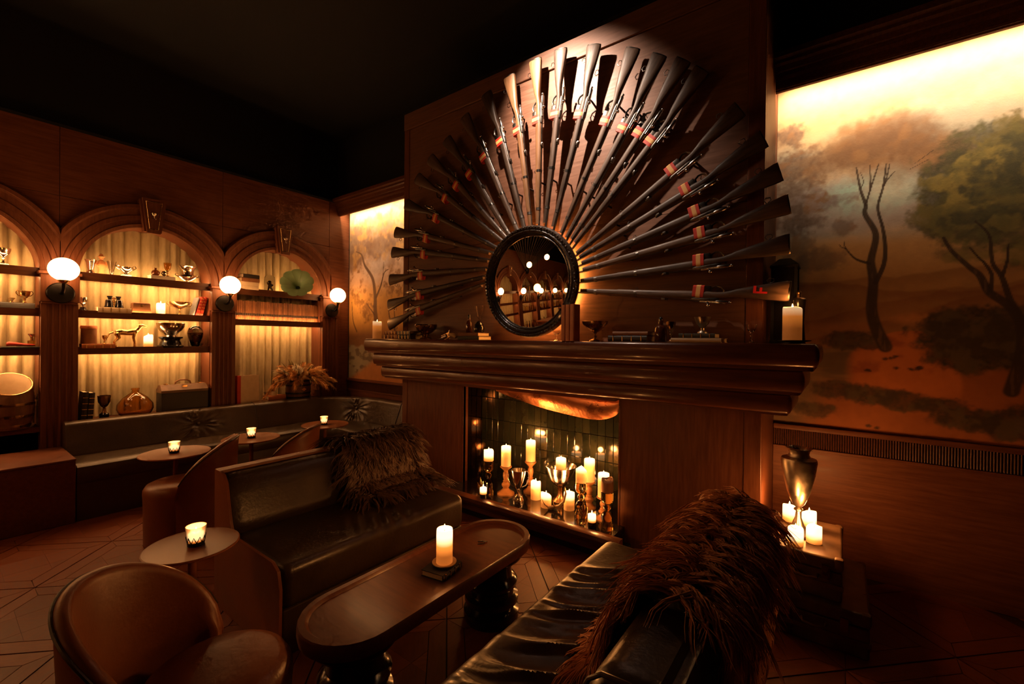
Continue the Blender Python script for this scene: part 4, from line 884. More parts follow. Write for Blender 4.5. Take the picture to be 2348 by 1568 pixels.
obj('body', MB().lathe([(0, .145), (.012, .145), (.03, .165), (.055, .23), (.078, .33), (.088, .405), (.084, .42), (.055, .43), (.048, .445), (.052, .465), (.064, .478), (.060, .480), (.046, .465), (.042, .44), (.05, .42), (0, .40)], 40), M['pewter'], un)
obj('foot', MB().lathe([(0, 0), (.072, 0), (.072, .01), (.05, .022), (.03, .05), (.016, .09), (.012, .125), (.022, .130), (.022, .138), (.012, .145), (0, .145)], 36), M['pewter'], un)
# ------------------------------------------------------------------ small wares: generic builders
def lt(name, lab, cat, loc, parts, group=None, rz=0):
    if len(parts) == 1: return tag(obj(name, MB().lathe(parts[0][1], 32), M[parts[0][2]], loc=loc, rot=(0, 0, rz)), lab, cat, group)
    t = thing(name, lab, cat, loc, rz, group)
    for pn, pr, mt in parts:
        obj(pn, pr if isinstance(pr, MB) else MB().lathe(pr, 32), M[mt], t)
    return t
def gob(h, r, foot=None, stem=.006, bowl=.5, open_=True):
    # goblet profile of height h, rim radius r
    f = foot or r*.8; b0 = h*(1-bowl)
    return [(0, 0), (f, 0), (f, h*.02), (f*.5, h*.06), (stem*1.2, h*.14), (stem, b0*.6), (stem*1.9, b0*.75), (stem, b0*.88), (r*.45, b0+h*bowl*.08), (r*.82, b0+h*bowl*.35), (r*.98, b0+h*bowl*.75), (r, h), (r-.0025, h), (r*.93, b0+h*bowl*.72), (r*.75, b0+h*bowl*.36), (r*.3, b0+h*bowl*.12), (0, b0+h*bowl*.10)]
def coupe(h, r, stem=.006):
    return [(0, 0), (r*.6, 0), (r*.6, h*.03), (r*.25, h*.08), (stem, h*.18), (stem, h*.45), (stem*2.2, h*.50), (stem, h*.56), (r*.35, h*.62), (r*.8, h*.80), (r, h), (r-.003, h), (r*.75, h*.83), (r*.3, h*.66), (0, h*.64)]
def ears(r, z0, z1, out, rad=.0035, drop=0.):
    m = MB()
    for s in (-1, 1):
        m.tube([(0, s*r*.97, z1), (0, s*(r+out*.55), z1+.006), (0, s*(r+out), z1-(z1-z0)*.18), (0, s*(r+out*.92), z1-(z1-z0)*.5), (0, s*(r*.9+out*.35), z0+(z1-z0)*.12), (0, s*r*.55, z0)], rad, 7)
    return m
def stick_turned(h, rb=.055, rc=.05):
    return [(0, 0), (rb, 0), (rb, h*.05), (rb*.8, h*.09), (rb*.55, h*.13), (.022, h*.22), (.034, h*.30), (.036, h*.36), (.020, h*.44), (.026, h*.47), (.018, h*.50), (.026, h*.66), (.024, h*.76), (.016, h*.82), (.022, h*.86), (rc*.75, h*.92), (rc, h*.97), (rc, h), (0, h)]
def stick_glass(h, r=.044):
    return [(0, 0), (r, 0), (r, h*.10), (r*.8, h*.2), (r*.95, h*.34), (r*.75, h*.42), (.014, h*.48), (r*.62, h*.56), (r*.62, h*.60), (.014, h*.66), (r*.8, h*.72), (r*.98, h*.78), (r, h*.99), (r*.9, h), (0, h)]
# ------------------------------------------------------------------ hearth
def hearth(x, y, lab, holder, hh, ch, mt='wax', rag=0., r=.042, flame=True, hl='', power=1.):
    z = HZ
    if holder:
        nm, pr, m_ = holder; lt(nm, hl, 'candlestick', (x, y, z+.0005), [('body', pr, m_)], 'candleholders in the fireplace'); z += hh+.001
    candle((x, y, z+.0008), r, ch, lab, mt, rag, flame, power, 'candles in the fireplace')
hearth(-2.386, 2.885, 'short ragged candle on a tall glass holder at the left of the fireplace', ('candle_holder', stick_glass(.295), 'amber'), .295, .085, 'wax_full', .007, hl='tall amber glass candle holder at the far left of the fireplace')
hearth(-2.287, 3.0, 'candle on the knobbly wooden stick, second from the left in the fireplace', ('candlestick', stick_turned(.24, .075), 'wood_turned'), .24, .17, 'wax_half', hl='knobbly turned wooden candlestick left of the trophy cup')
hearth(-2.143, 3.165, 'highest candle in the fireplace, on a slim wooden stick', ('candlestick', stick_turned(.27, .06), 'wood_turned'), .27, .18, 'wax_half', hl='slim turned wooden candlestick behind the trophy cup')
hearth(-2.017, 3.06, 'free-standing candle with a peaked top right of the trophy cup', None, 0, .15, 'wax', .012)
hearth(-1.856, 2.967, 'lowest melted candle on the hearth beside the antler', None, 0, .105, 'wax', .012)
hearth(-1.684, 3.034, 'plain round-topped candle standing right of the antler', None, 0, .137, 'wax', .004)
hearth(-1.543, 2.962, 'slant-topped candle on a glass holder in the right half of the fireplace', ('candle_holder', stick_glass(.262), 'amber'), .262, .10, 'wax', .020, hl='amber glass candle holder in the right half of the fireplace')
hearth(-1.575, 3.16, 'tall candle behind the slant-topped one in the fireplace', ('candlestick', stick_turned(.21, .055), 'wood_turned'), .21, .178, 'wax_half', hl='turned wooden candlestick behind the amber glass holder')
hearth(-1.393, 3.03, 'tall candle on a short stick near the right end of the fireplace', ('candlestick', stick_turned(.165, .06), 'wood_turned'), .165, .175, 'wax_half', hl='short turned candlestick near the right end of the fireplace')
hearth(-1.30, 2.89, 'unlit orange candle at the far right of the fireplace', ('candle_holder', stick_glass(.262), 'amber'), .262, .085, 'wax_unlit', .012, flame=False, hl='amber glass candle holder at the far right of the fireplace')
for (x, y, lab, hl) in ((-2.37, 2.80, 'tea light in a dark cup at the front left of the hearth', 'dark cup holding a tea light at the front left of the hearth'), (-1.397, 2.85, 'tea light in a dark cup at the front right of the hearth', 'dark cup holding a tea light at the front right of the hearth')):
    lt('tealight_cup', hl, 'cup', (x, y, HZ+.0005), [('cup', [(0, 0), (.030, 0), (.033, .03), (.033, .04), (.029, .04), (.028, .034), (0, .032)], 'black_gloss')])
    candle((x, y, HZ+.034), .029, .058, lab, 'wax_full', .003, power=.8)
# ornamental spear-leaf sprays by the tea lights
for (x, y, lab) in ((-2.43, 2.83, 'pointed brass leaf ornament at the left of the hearth'), (-1.47, 2.86, 'pointed brass leaf ornament at the right of the hearth')):
    t = thing('leaf_ornament', lab, 'ornament', (x, y, HZ))
    obj('base', MB().lathe([(0, 0), (.02, 0), (.018, .006), (.005, .012), (0, .012)], 16), M['brass'], t)
    for k, (dx, h) in enumerate(((-.03, .10), (0, .15), (.03, .12))):
        obj('leaf', MB().loft([[(dx*u+w*math.cos(2*PI*i/8), .35*w*math.sin(2*PI*i/8), .01+h*u) for i in range(8)] for u, w in ((0, .003), (.35, .004), (.6, .014), (.8, .011), (1, .001))]), M['brass'], t)
lt('trophy_cup', 'slender silver trophy cup with two looping handles on the hearth', 'trophy', (-2.103, 2.93, HZ+.0005), [('bowl', [(0, .095), (.010, .095), (.022, .11), (.042, .16), (.056, .215), (.062, .256), (.060, .258), (.053, .215), (.038, .16), (.015, .115), (0, .11)], 'silver'), ('foot', [(0, 0), (.045, 0), (.047, .012), (.038, .028), (.036, .045), (.012, .06), (.008, .08), (.012, .096), (0, .096)], 'silver'), ('handles', ears(.058, .115, .245, .03, .003), 'silver')], rz=math.radians(-55))
lt('punch_bowl', 'wide footed silver bowl holding a candle in the fireplace', 'bowl', (-1.818, 3.13, HZ+.0005), [('bowl', [(0, .13), (.03, .13), (.06, .15), (.09, .19), (.105, .24), (.122, .285), (.130, .298), (.126, .300), (.115, .285), (.098, .24), (.08, .20), (0, .185)], 'silver'), ('foot', [(0, 0), (.07, 0), (.072, .015), (.05, .03), (.025, .06), (.022, .10), (.03, .13), (0, .131)], 'bronze')])
candle((-1.818, 3.13, HZ+.196), .042, .165, 'candle rising from the wide silver bowl in the fireplace', 'wax_half')
an = MB().tube([(0, 0, .012), (.04, .01, .02), (.09, .015, .035), (.125, .02, .075), (.14, .02, .14), (.135, .015, .19)], [.014, .013, .012, .010, .008, .002], 10).tube([(.06, .012, .026), (.055, -.02, .05), (.05, -.03, .09)], [.009, .006, .001], 8).tube([(.01, .002, .015), (-.02, -.02, .045), (-.04, -.025, .08)], [.010, .006, .001], 8)
tag(obj('deer_antler', an, M['bone'], loc=(-1.82, 2.935, HZ), rot=(0, 0, .2)), 'small forked deer antler lying on the hearth', 'antler')
# ------------------------------------------------------------------ mantel
MZ = 1.4955
candle((-3.87, 2.83, MZ), .046, .18, 'dim pillar candle at the left end of the mantel', 'wax_dim', .004, power=.35)
book('book', 'brown gilt book at the bottom left of the stack by the left mantel candle', (-3.60, 2.86, MZ), .22, .16, .042, 'brown', .05); book('book', 'brown gilt book on top at the left of the stack by the mantel candle', (-3.59, 2.86, MZ+.0425), .20, .15, .036, 'brown', -.06)
book('book', 'dark book at the bottom right of the mantel\'s left stack', (-3.385, 2.86, MZ), .19, .16, .042, 'dark_book', .0); book('book', 'dark grey book on top at the right of the mantel\'s left stack', (-3.40, 2.86, MZ+.0425), .18, .15, .036, 'blue_book', .04)
lt('footed_tureen', 'dark bronze footed bowl with lid between the left books and the revolver', 'bowl', (-3.135, 2.84, MZ), [('bowl', [(0, .05), (.03, .05), (.07, .075), (.10, .11), (.105, .13), (.10, .14), (.09, .135), (0, .11)], 'bronze'), ('foot', [(0, 0), (.06, 0), (.055, .01), (.02, .03), (.025, .05), (0, .051)], 'bronze'), ('handles', ears(.10, .10, .135, .022, .004), 'bronze')])
rv = thing('revolver', 'old brass-framed revolver leaning on the books left of the mirror', 'revolver', (-2.86, 2.80, MZ+.004)); rv.rotation_euler = (0, math.radians(-20), .08)
obj('barrel', MB().tube([(-.17, 0, .012), (.0, 0, .016)], .0095, 8), M['steel'], rv); obj('cylinder', MB().tube([(.0, 0, .012), (.05, 0, .013)], .021, 14), M['steel'], rv)
obj('frame', rbox(-.01, .085, -.006, .006, -.012, .038, .004), M['brass'], rv); obj('grip', MB().tube([(.075, 0, .015), (.11, 0, .0), (.135, 0, -.02), (.145, 0, -.035)], [.014, .017, .019, .014], 10), M['bone'], rv)
obj('trigger_guard', MB().tube([(.03, 0, -.012), (.032, 0, -.034), (.05, 0, -.042), (.068, 0, -.032), (.07, 0, -.01)], .0028, 6), M['brass'], rv); obj('hammer', MB().tube([(.075, 0, .03), (.09, 0, .048), (.10, 0, .052)], .004, 6), M['steel'], rv)
book('book', 'dark green book at the bottom of the pair left of the mirror', (-2.53, 2.85, MZ), .24, .17, .032, 'green_book', 0, hubs=False); book('book', 'brown book on top of the pair left of the mirror', (-2.54, 2.85, MZ+.0325), .22, .16, .028, 'brown', .05, hubs=False)
lt('glass_bottle', 'small dark square bottle on the books left of the mirror', 'bottle', (-2.585, 2.84, MZ+.061), [('body', [(0, 0), (.027, 0), (.028, .005), (.028, .085), (.022, .10), (.011, .108), (.011, .12), (.013, .122), (.013, .128), (0, .128)], 'dark_glass'), ('stopper', [(0, .128), (.010, .128), (.012, .15), (.008, .158), (0, .158)], 'black_gloss')])
lt('trumpet_glass', 'funnel-shaped glass on a dark round base beside the mirror', 'vase', (-2.46, 2.83, MZ+.061), [('base', [(0, 0), (.038, 0), (.045, .02), (.045, .04), (.035, .06), (.04, .068), (.03, .08), (.02, .095), (.012, .10), (0, .10)], 'black_gloss'), ('funnel', [(0, .10), (.010, .10), (.012, .12), (.028, .17), (.046, .228), (.044, .228), (.026, .17), (.010, .122), (0, .118)], 'clear')])
lt('coupe_glass', 'tiny coupe glass just right of the mirror', 'glass', (-1.69, 2.82, MZ), [('glass', coupe(.076, .037, .004), 'clear')])
def standing_book(lab, loc, th, h, d, cover, rz=0, lean=0., group=None, name='book', bands=None):
    t = thing(name, lab, 'book', loc, rz, group); t.rotation_euler = (0, lean, rz)
    obj('pages', MB().box(-th/2+.003, th/2-.003, .004, d-.004, .004, h-.004), M['paper'], t, smooth=False)
    c = MB().box(-th/2, -th/2+.003, .003, d, 0, h).box(th/2-.003, th/2, .003, d, 0, h).prism([(-th/2, .005), (-th/2+.004, -.001), (0, -.003), (th/2-.004, -.001), (th/2, .005)], 0, h, 'z'); obj('cover', c, M[cover], t, smooth=False)
    if bands:
        g = MB()
        for q in bands: g.box(-th/2+.002, th/2-.002, -.0045, 0, h*q, h*q+.004)
        obj('spine_bands', g, M['gold_leaf'], t, smooth=False, kind='stuff')
    return t
for i, x in enumerate((-1.578, -1.542, -1.506)):
    standing_book(('left', 'middle', 'right')[i]+' one of three tall orange books standing right of the mirror', (x, 2.722, MZ), .034, .256+.002*i, .078, 'orange_book', math.radians(-4))
lt('footed_bowl', 'dark bronze footed bowl in front of the orange books', 'bowl', (-1.36, 2.79, MZ), [('bowl', [(0, .06), (.015, .06), (.05, .085), (.085, .12), (.09, .138), (.087, .139), (.08, .12), (.045, .09), (0, .075)], 'bronze'), ('foot', [(0, 0), (.04, 0), (.038, .006), (.01, .02), (.009, .05), (.015, .061), (0, .061)], 'bronze')])
book('book', 'dark banded book at the bottom of the flat pair right of the footed bowl', (-1.115, 2.84, MZ), .265, .17, .04, 'dark_book', 0); book('book', 'worn brown book on top of the flat pair right of the footed bowl', (-1.10, 2.84, MZ+.0405), .235, .16, .026, 'brown', .03, hubs=False)
lt('glass_bottle', 'round-shouldered dark bottle beside the amber goblet on the mantel', 'bottle', (-.915, 2.82, MZ), [('body', [(0, 0), (.036, 0), (.038, .006), (.038, .085), (.030, .10), (.016, .108), (.014, .13), (.016, .132), (.016, .138), (0, .138)], 'dark_glass'), ('stopper', [(0, .138), (.012, .138), (.013, .150), (.006, .16), (0, .162)], 'black_gloss')])
lt('goblet', 'amber-lit metal goblet right of the dark mantel bottle', 'goblet', (-.845, 2.80, MZ), [('goblet', gob(.128, .029, .026, .005), 'bronze')])
book('book', 'pale-edged book under the dark book and cup on the mantel', (-.685, 2.83, MZ), .285, .18, .026, 'cream', 0, hubs=False); book('book', 'dark green banded book under the silver cup on the mantel', (-.685, 2.835, MZ+.0265), .205, .16, .028, 'green_book', .03)
lt('footed_cup', 'fluted silver cup on the two books near the right end of the mantel', 'cup', (-.665, 2.83, MZ+.055), [('cup', [(0, 0), (.030, 0), (.028, .008), (.012, .02), (.010, .032), (.018, .04), (.036, .06), (.044, .085), (.048, .1), (.046, .1), (.040, .08), (.03, .058), (0, .05)], 'pewter')])
lt('coupe_glass', 'small coupe glass near the right end of the mantel', 'glass', (-.40, 2.82, MZ), [('glass', gob(.106, .026, .022, .004, .42), 'clear')])
tag(obj('candle_plate', MB().lathe([(0, 0), (.05, 0), (.05, .008), (.088, .014), (.088, .018), (.04, .012), (0, .012)], 36), M['black_metal'], loc=(-.205, 2.84, MZ)), 'dark metal plate under the big candle at the right end of the mantel', 'plate')
candle((-.205, 2.84, MZ+.0135), .0465, .185, 'thick dim pillar candle at the right end of the mantel', 'wax_dim', .005, power=.5)
lt('decanter', 'black decanter with round stopper behind the right mantel candle', 'decanter', (-.185, 2.98, MZ), [('body', [(0, 0), (.035, 0), (.032, .05), (.028, .12), (.031, .20), (.036, .245), (.034, .25), (0, .25)], 'black_gloss'), ('lid', [(0, .25), (.036, .25), (.030, .258), (.010, .264), (.009, .28), (.012, .284), (.013, .292), (.008, .30), (0, .302)], 'bronze')])
ln_ = thing('tall_lantern', 'tall black framed lantern at the corner of the chimney breast, behind the rifle butts', 'lantern', (-.268, 3.16, MZ)); w = .06; H = .46
for sx in (-1, 1):
    for sy in (-1, 1): obj('frame_post', MB().box(sx*w-.008, sx*w+.008, sy*w-.008, sy*w+.008, .02, H), M['black'], ln_, smooth=False)
obj('base', rbox(-w-.012, w+.012, -w-.012, w+.012, 0, .02, .003), M['black'], ln_); obj('roof', MB().loft([[(a*q, b*q, z) for a, b in ((-1, -1), (1, -1), (1, 1), (-1, 1))] for q, z in ((w+.014, H), (w+.014, H+.012), (.03, H+.055), (.012, H+.06))]), M['black'], ln_, smooth=False)
obj('back_pane', MB().box(-w, -w+.003, -w+.008, w-.008, .02, H), M['black_gloss'], ln_, smooth=False)
for s in (-1, 1): obj('glass_pane', MB().box(-w+.008, w-.008, s*w-.0015, s*w+.0015, .02, H), M['black_gloss'], ln_, smooth=False)
# ------------------------------------------------------------------ things on the niche shelves (x -5.7 unless said)
SX = -5.70; Z1, Z2, Z3, Z0 = 2.0705, 1.7175, 1.3775, .7005
def remesh(o, vs):
    m = o.modifiers.new('blend', 'REMESH'); m.mode = 'VOXEL'; m.voxel_size = vs; m.use_smooth_shade = True; return o
# middle arch, top shelf
lt('trumpet_vase', 'white trumpet-lipped vase at the left end of the middle arch\'s top shelf', 'vase', (SX, .942, Z1), [('vase', [(0, 0), (.028, 0), (.028, .03), (.018, .04), (.016, .05), (.026, .07), (.030, .115), (.042, .142), (.044, .145), (.040, .143), (.024, .11), (0, .09)], 'silver')])
fg = MB().tube([(0, 0, .0), (0, 0, .06), (0, 0, .11), (0, 0, .15)], [.030, .026, .033, .018], 12).ball((0, 0, .172), .018, 12).lathe([(0, .18), (.030, .182), (.030, .186), (.016, .19), (.014, .21), (0, .215)], 16).tube([(0, -.03, .14), (.01, -.04, .11), (.02, -.02, .09)], [.010, .009, .007], 8).tube([(0, .03, .14), (.01, .038, .10), (.01, .03, .07)], [.010, .009, .007], 8)
tag(remesh(obj('robed_figurine', fg, M['terracotta'], loc=(SX, 1.017, Z1)), .004), 'small orange robed figurine with a hat on the middle arch\'s top shelf', 'figurine')
lt('cut_glass_vase', 'tapered cut-glass vase between the figurine and the two-handled trophy', 'vase', (SX, 1.093, Z1), [('vase', [(0, 0), (.020, 0), (.020, .008), (.008, .014), (.012, .03), (.026, .10), (.036, .152), (.033, .152), (.022, .10), (.006, .035), (0, .03)], 'clear')])
lt('trophy_cup', 'wide silver trophy with curling handles on a white block, top shelf', 'trophy', (SX, 1.202, Z1), [('plinth', rbox(-.035, .035, -.035, .035, 0, .035, .003), 'fabric_white'), ('bowl', [(0, .035), (.02, .036), (.018, .042), (.010, .05), (.02, .062), (.05, .085), (.056, .11), (.050, .112), (.046, .088), (0, .07)], 'silver'), ('handles', ears(.054, .085, .12, .022, .004), 'silver')])
book('book', 'white book lying under the little decanter and goblet on the top shelf', (SX+.03, 1.478, Z1), .205, .13, .05, 'fabric_white', PI/2, hubs=False)
lt('round_flask', 'round dark red flask on the white book', 'flask', (SX+.03, 1.428, Z1+.0505), [('flask', [(0, 0), (.02, 0), (.034, .018), (.036, .034), (.028, .052), (.010, .062), (.009, .074), (.012, .078), (.012, .082), (0, .082)], 'dark_glass')])
lt('cream_jug', 'tiny silver jug on the white book', 'jug', (SX+.045, 1.495, Z1+.0505), [('body', [(0, 0), (.014, 0), (.012, .008), (.022, .022), (.024, .038), (.018, .05), (.020, .055), (.016, .055), (.012, .04), (0, .03)], 'silver'), ('handles', ears(.022, .02, .05, .012, .002), 'silver')])
lt('goblet', 'amber goblet standing on the right end of the white book', 'goblet', (SX, 1.537, Z1+.0505), [('goblet', gob(.15, .034, .028, .005, .58), 'amber')])
lt('wine_cooler_urn', 'big silver urn with flared collar and handles at the right of the top shelf', 'urn', (SX, 1.711, Z1), [('body', [(0, 0), (.035, 0), (.035, .008), (.018, .018), (.018, .03), (.05, .045), (.085, .07), (.082, .085), (.058, .098), (.055, .13), (.065, .165), (.088, .185), (.086, .188), (.06, .165), (.048, .12), (0, .10)], 'silver'), ('handles', ears(.078, .07, .095, .03, .004), 'silver')])
# middle arch, second shelf
lt('trophy_cup', 'small heart-shaped silver cup on a black base, left end of the second shelf', 'trophy', (SX, .893, Z2), [('base', [(0, 0), (.034, 0), (.034, .02), (.022, .03), (.020, .045), (0, .046)], 'black_gloss'), ('cup', [(0, .045), (.007, .046), (.006, .06), (.028, .085), (.034, .115), (.028, .137), (.024, .137), (.028, .115), (0, .08)], 'silver')])
book('book', 'cream book with red bands lying under the binoculars', (SX+.03, 1.10, Z2), .245, .15, .052, 'cream', PI/2)
bn = thing('binoculars', 'old black binoculars standing on the cream book', 'binoculars', (SX+.03, 1.106, Z2+.0525))
for s in (-1, 1):
    obj('barrel', MB().lathe([(0, 0), (.034, 0), (.034, .012), (.031, .018), (.026, .07), (.020, .076), (.016, .08), (0, .08)], 24, (0, s*.038, 0)), M['black_gloss'], bn); obj('eyepiece', MB().lathe([(0, .08), (.014, .08), (.014, .095), (.020, .10), (.020, .112), (0, .112)], 20, (0, s*.032, 0)), M['black'], bn)
obj('bridge', MB().tube([(0, -.03, .06), (0, .03, .06)], .006, 8).tube([(0, -.03, .088), (0, .03, .088)], .005, 8).tube([(0, 0, .02), (0, 0, .10)], .006, 10), M['brass'], bn)
bx = thing('leather_box', 'tapered embossed brown leather box on the second shelf', 'box', (SX+.02, 1.31, Z2))
obj('body', MB().loft([[(a*.05, b*q, z) for a, b in ((-1, -1), (1, -1), (1, 1), (-1, 1))] for q, z in ((.078, 0), (.074, .03), (.066, .085))]), M['brown'], bx, smooth=False); obj('lid', MB().loft([[(a*q2, b*q, z) for a, b in ((-1, -1), (1, -1), (1, 1), (-1, 1))] for q, q2, z in ((.068, .052, .086), (.066, .052, .108), (.058, .044, .115))]), M['brown'], bx, smooth=False); obj('clasp', rbox(.05, .056, -.01, .01, .07, .098, .002), M['brass'], bx)
candle((SX+.02, 1.476, Z2), .038, .122, 'white candle on the middle arch\'s second shelf', 'wax_full', .006, power=.5)
lt('compote_bowl', 'wide gilt compote with thin looping handles on the second shelf', 'bowl', (SX, 1.645, Z2), [('bowl', [(0, .075), (.01, .075), (.05, .095), (.085, .125), (.095, .15), (.092, .151), (.08, .13), (.045, .10), (0, .088)], 'brass'), ('foot', [(0, 0), (.042, 0), (.04, .006), (.012, .018), (.006, .03), (.006, .06), (.010, .076), (0, .076)], 'brass'), ('handles', ears(.09, .10, .145, .022, .003), 'brass')])
standing_book('thin grey book leaning at the right of the middle arch\'s second shelf', (SX+.06, 1.752, Z2), .014, .215, .13, 'blue_book', PI/2, math.radians(14))
for i in range(2): standing_book(('left', 'right')[i]+' one of the two red and cream banded books leaning on the second shelf', (SX+.065, 1.785+.034*i, Z2), .032, .222, .14, 'red', PI/2, math.radians(14), bands=(.15, .3, .45, .6, .75, .9))
# middle arch, third shelf
book('book', 'long pale book lying at the left of the middle arch\'s third shelf', (SX+.04, .985, Z3), .235, .14, .042, 'orange_book', PI/2)
lt('round_tin', 'tall brown leather cylinder box on the pale book', 'box', (SX+.03, .928, Z3+.0425), [('body', [(0, 0), (.056, 0), (.056, .14), (0, .14)], 'brown'), ('lid', [(0, .14), (.060, .14), (.060, .165), (.056, .17), (0, .17)], 'orange_book')])
lt('goblet', 'tiny gilt goblet on the pale book by the dog statue', 'goblet', (SX+.05, 1.033, Z3+.0425), [('goblet', gob(.08, .017, .014, .003), 'brass')])
dg = MB().tube([(0, -.085, .152), (0, -.05, .158), (0, .0, .152), (0, .045, .158), (0, .075, .165)], [.022, .030, .027, .034, .027], 14)
dg.tube([(0, .065, .168), (0, .092, .20), (0, .108, .222)], [.024, .017, .015], 12).tube([(0, .098, .224), (0, .118, .227), (0, .142, .219), (0, .158, .214)], [.016, .016, .010, .006], 10)
for s in (-1, 1):
    dg.tube([(s*.014, .058, .15), (s*.016, .052, .10), (s*.016, .060, .055), (s*.016, .058, .012), (s*.016, .070, .005)], [.017, .011, .0075, .0065, .006], 8)
    dg.tube([(s*.014, -.078, .148), (s*.018, -.062, .10), (s*.018, -.095, .06), (s*.018, -.082, .012), (s*.018, -.070, .005)], [.022, .014, .008, .0065, .006], 8)
    dg.tube([(s*.012, .098, .236), (s*.018, .088, .225), (s*.018, .086, .208)], [.006, .006, .002], 6)
dg.tube([(0, -.10, .155), (0, -.13, .14), (0, -.148, .10), (0, -.158, .07), (0, -.175, .05)], [.010, .007, .005, .004, .003], 8)
tag(remesh(obj('hound_statue', dg, M['brass'], loc=(SX+.05, 1.20, Z3)), .0045), 'brass hound statue standing alert on the third shelf', 'statue')
tag(obj('candle_saucer', MB().lathe([(0, 0), (.035, 0), (.05, .006), (.05, .009), (0, .005)], 28), M['cream'], loc=(SX+.04, 1.37, Z3)), 'pale saucer under the candle beside the hound statue', 'saucer')
candle((SX+.04, 1.37, Z3+.0065), .038, .118, 'ragged-topped candle beside the hound statue', 'wax_full', .013, power=.5)
lt('punch_bowl', 'large silver punch bowl on a stepped black base on the third shelf', 'bowl', (SX+.02, 1.563, Z3), [('base', [(0, 0), (.115, 0), (.115, .02), (.095, .03), (.09, .055), (.08, .075), (.085, .09), (.105, .10), (.105, .115), (0, .115)], 'black_gloss'), ('bowl', [(0, .115), (.05, .116), (.045, .13), (.06, .15), (.095, .18), (.118, .22), (.125, .26), (.121, .261), (.11, .22), (.08, .18), (0, .165)], 'silver')])
lt('glass_dome', 'bulb-shaped glass dome over a dark goblet, right end of the third shelf', 'glass dome', (SX+.02, 1.784, Z3), [('saucer', [(0, 0), (.07, 0), (.078, .008), (0, .01)], 'black_gloss'), ('goblet', [(0, .01), (.03, .01), (.012, .03), (.008, .06), (.02, .08), (.035, .13), (.036, .16), (.033, .16), (.03, .13), (0, .09)], 'bronze'), ('dome', [(.030, .01), (.034, .01), (.045, .05), (.066, .11), (.073, .16), (.062, .205), (.035, .232), (0, .240), (0, .236), (.034, .228), (.060, .203), (.070, .16), (.063, .11), (.042, .05), (.030, .012)], 'clear')])
# middle arch, niche base
for i in range(2): standing_book(('left', 'right')[i]+' one of the two black books standing at the foot of the middle arch', (SX+.10, .882+.044*i, Z0), .04, .27-.01*i, .16, 'dark_book', PI/2, math.radians(4), bands=(.2, .4, .6, .8))
lt('goblet', 'dark goblet on a black base at the foot of the middle arch', 'goblet', (SX+.08, 1.03, Z0), [('base', [(0, 0), (.035, 0), (.035, .05), (.028, .058), (0, .058)], 'black_gloss'), ('cup', [(0, .058), (.022, .06), (.012, .08), (.010, .11), (.025, .125), (.045, .165), (.050, .225), (.047, .225), (.04, .165), (0, .13)], 'bronze')])
dj = [(0, 0), (.09, .0), (.125, .02), (.145, .07), (.140, .12), (.10, .18), (.05, .22), (.03, .235), (.027, .255), (.034, .26), (.034, .275), (.029, .275)]
inn = [(max(0, r-.006), z+.005 if z < .2 else z) for r, z in dj[::-1]]
lt('demijohn', 'squat amber glass demijohn at the foot of the middle arch', 'bottle', (SX+.06, 1.265, Z0), [('demijohn', dj+inn[1:-1]+[(0, .006)], 'amber')])
cs = thing('travel_case', 'dark leather doctor\'s case with pale top and handle at the foot of the middle arch', 'case', (SX+.08, 1.655, Z0), PI/2)
obj('body', MB().loft([[(a*.205*q, b*.085*q2, z) for a, b in ((-1, -1), (1, -1), (1, 1), (-1, 1))] for q, q2, z in ((1, 1, 0), (1, 1, .21))]), M['dark_book'], cs, smooth=False)
obj('lid', MB().loft([[(a*.208*q, b*.088*q2, z) for a, b in ((-1, -1), (1, -1), (1, 1), (-1, 1))] for q, q2, z in ((1, 1, .211), (1, 1, .235), (.97, .45, .285), (.96, .4, .29))]), M['tan_case'], cs, smooth=False)
obj('handle', MB().tube([(-.07, 0, .287), (-.065, 0, .315), (-.03, 0, .335), (.03, 0, .335), (.065, 0, .315), (.07, 0, .287)], .008, 8), M['brown'], cs)
for s in (-1, 1): obj('catch', rbox(s*.15-.015, s*.15+.015, -.02, .02, .285, .302, .004), M['brass'], cs)
obj('lock_plate', rbox(-.025, .025, -.062, -.05, .25, .285, .004), M['brass'], cs)
# left arch
lt('footed_cup', 'silver cup on a white block at the edge of the left arch\'s top shelf', 'cup', (SX, .40, Z1), [('plinth', rbox(-.03, .03, -.03, .03, 0, .03, .003), 'fabric_white'), ('cup', [(x, y+.03) for x, y in gob(.13, .045, .03, .006, .5)], 'silver')])
book('book', 'grey-silver book lying on the left arch\'s second shelf', (SX+.03, .45, Z2), .25, .14, .054, 'blue_book', PI/2, hubs=False)
lt('trophy_cup', 'gilt two-handled trophy on the grey book in the left arch', 'trophy', (SX+.03, .52, Z2+.0545), [('cup', gob(.105, .036, .024, .006, .6), 'brass'), ('handles', ears(.034, .06, .10, .016, .003), 'brass')])
lt('small_bowl', 'little footed bowl left of the gilt trophy in the left arch', 'bowl', (SX+.03, .445, Z2+.0545), [('bowl', [(0, 0), (.014, 0), (.008, .012), (.012, .02), (.024, .04), (.022, .04), (0, .022)], 'brass')])
book('book', 'thin black book under the red slipper in the left arch', (SX+.04, .50, Z3), .235, .15, .02, 'dark_book', PI/2, hubs=False)
sl = MB().loft([[(c*math.cos(2*PI*i/14)*1.0, y, .002+max(.0, h*(.5+.5*math.sin(2*PI*i/14)))) for i in range(14)] for y, c, h in ((-.075, .012, .03), (-.06, .024, .04), (-.02, .024, .034), (.02, .026, .024), (.06, .026, .020), (.085, .016, .016), (.092, .006, .012))])
tag(obj('red_slipper', sl, M['red'], loc=(SX+.05, .49, Z3+.0205)), 'red leather slipper on the thin black book in the left arch', 'slipper')
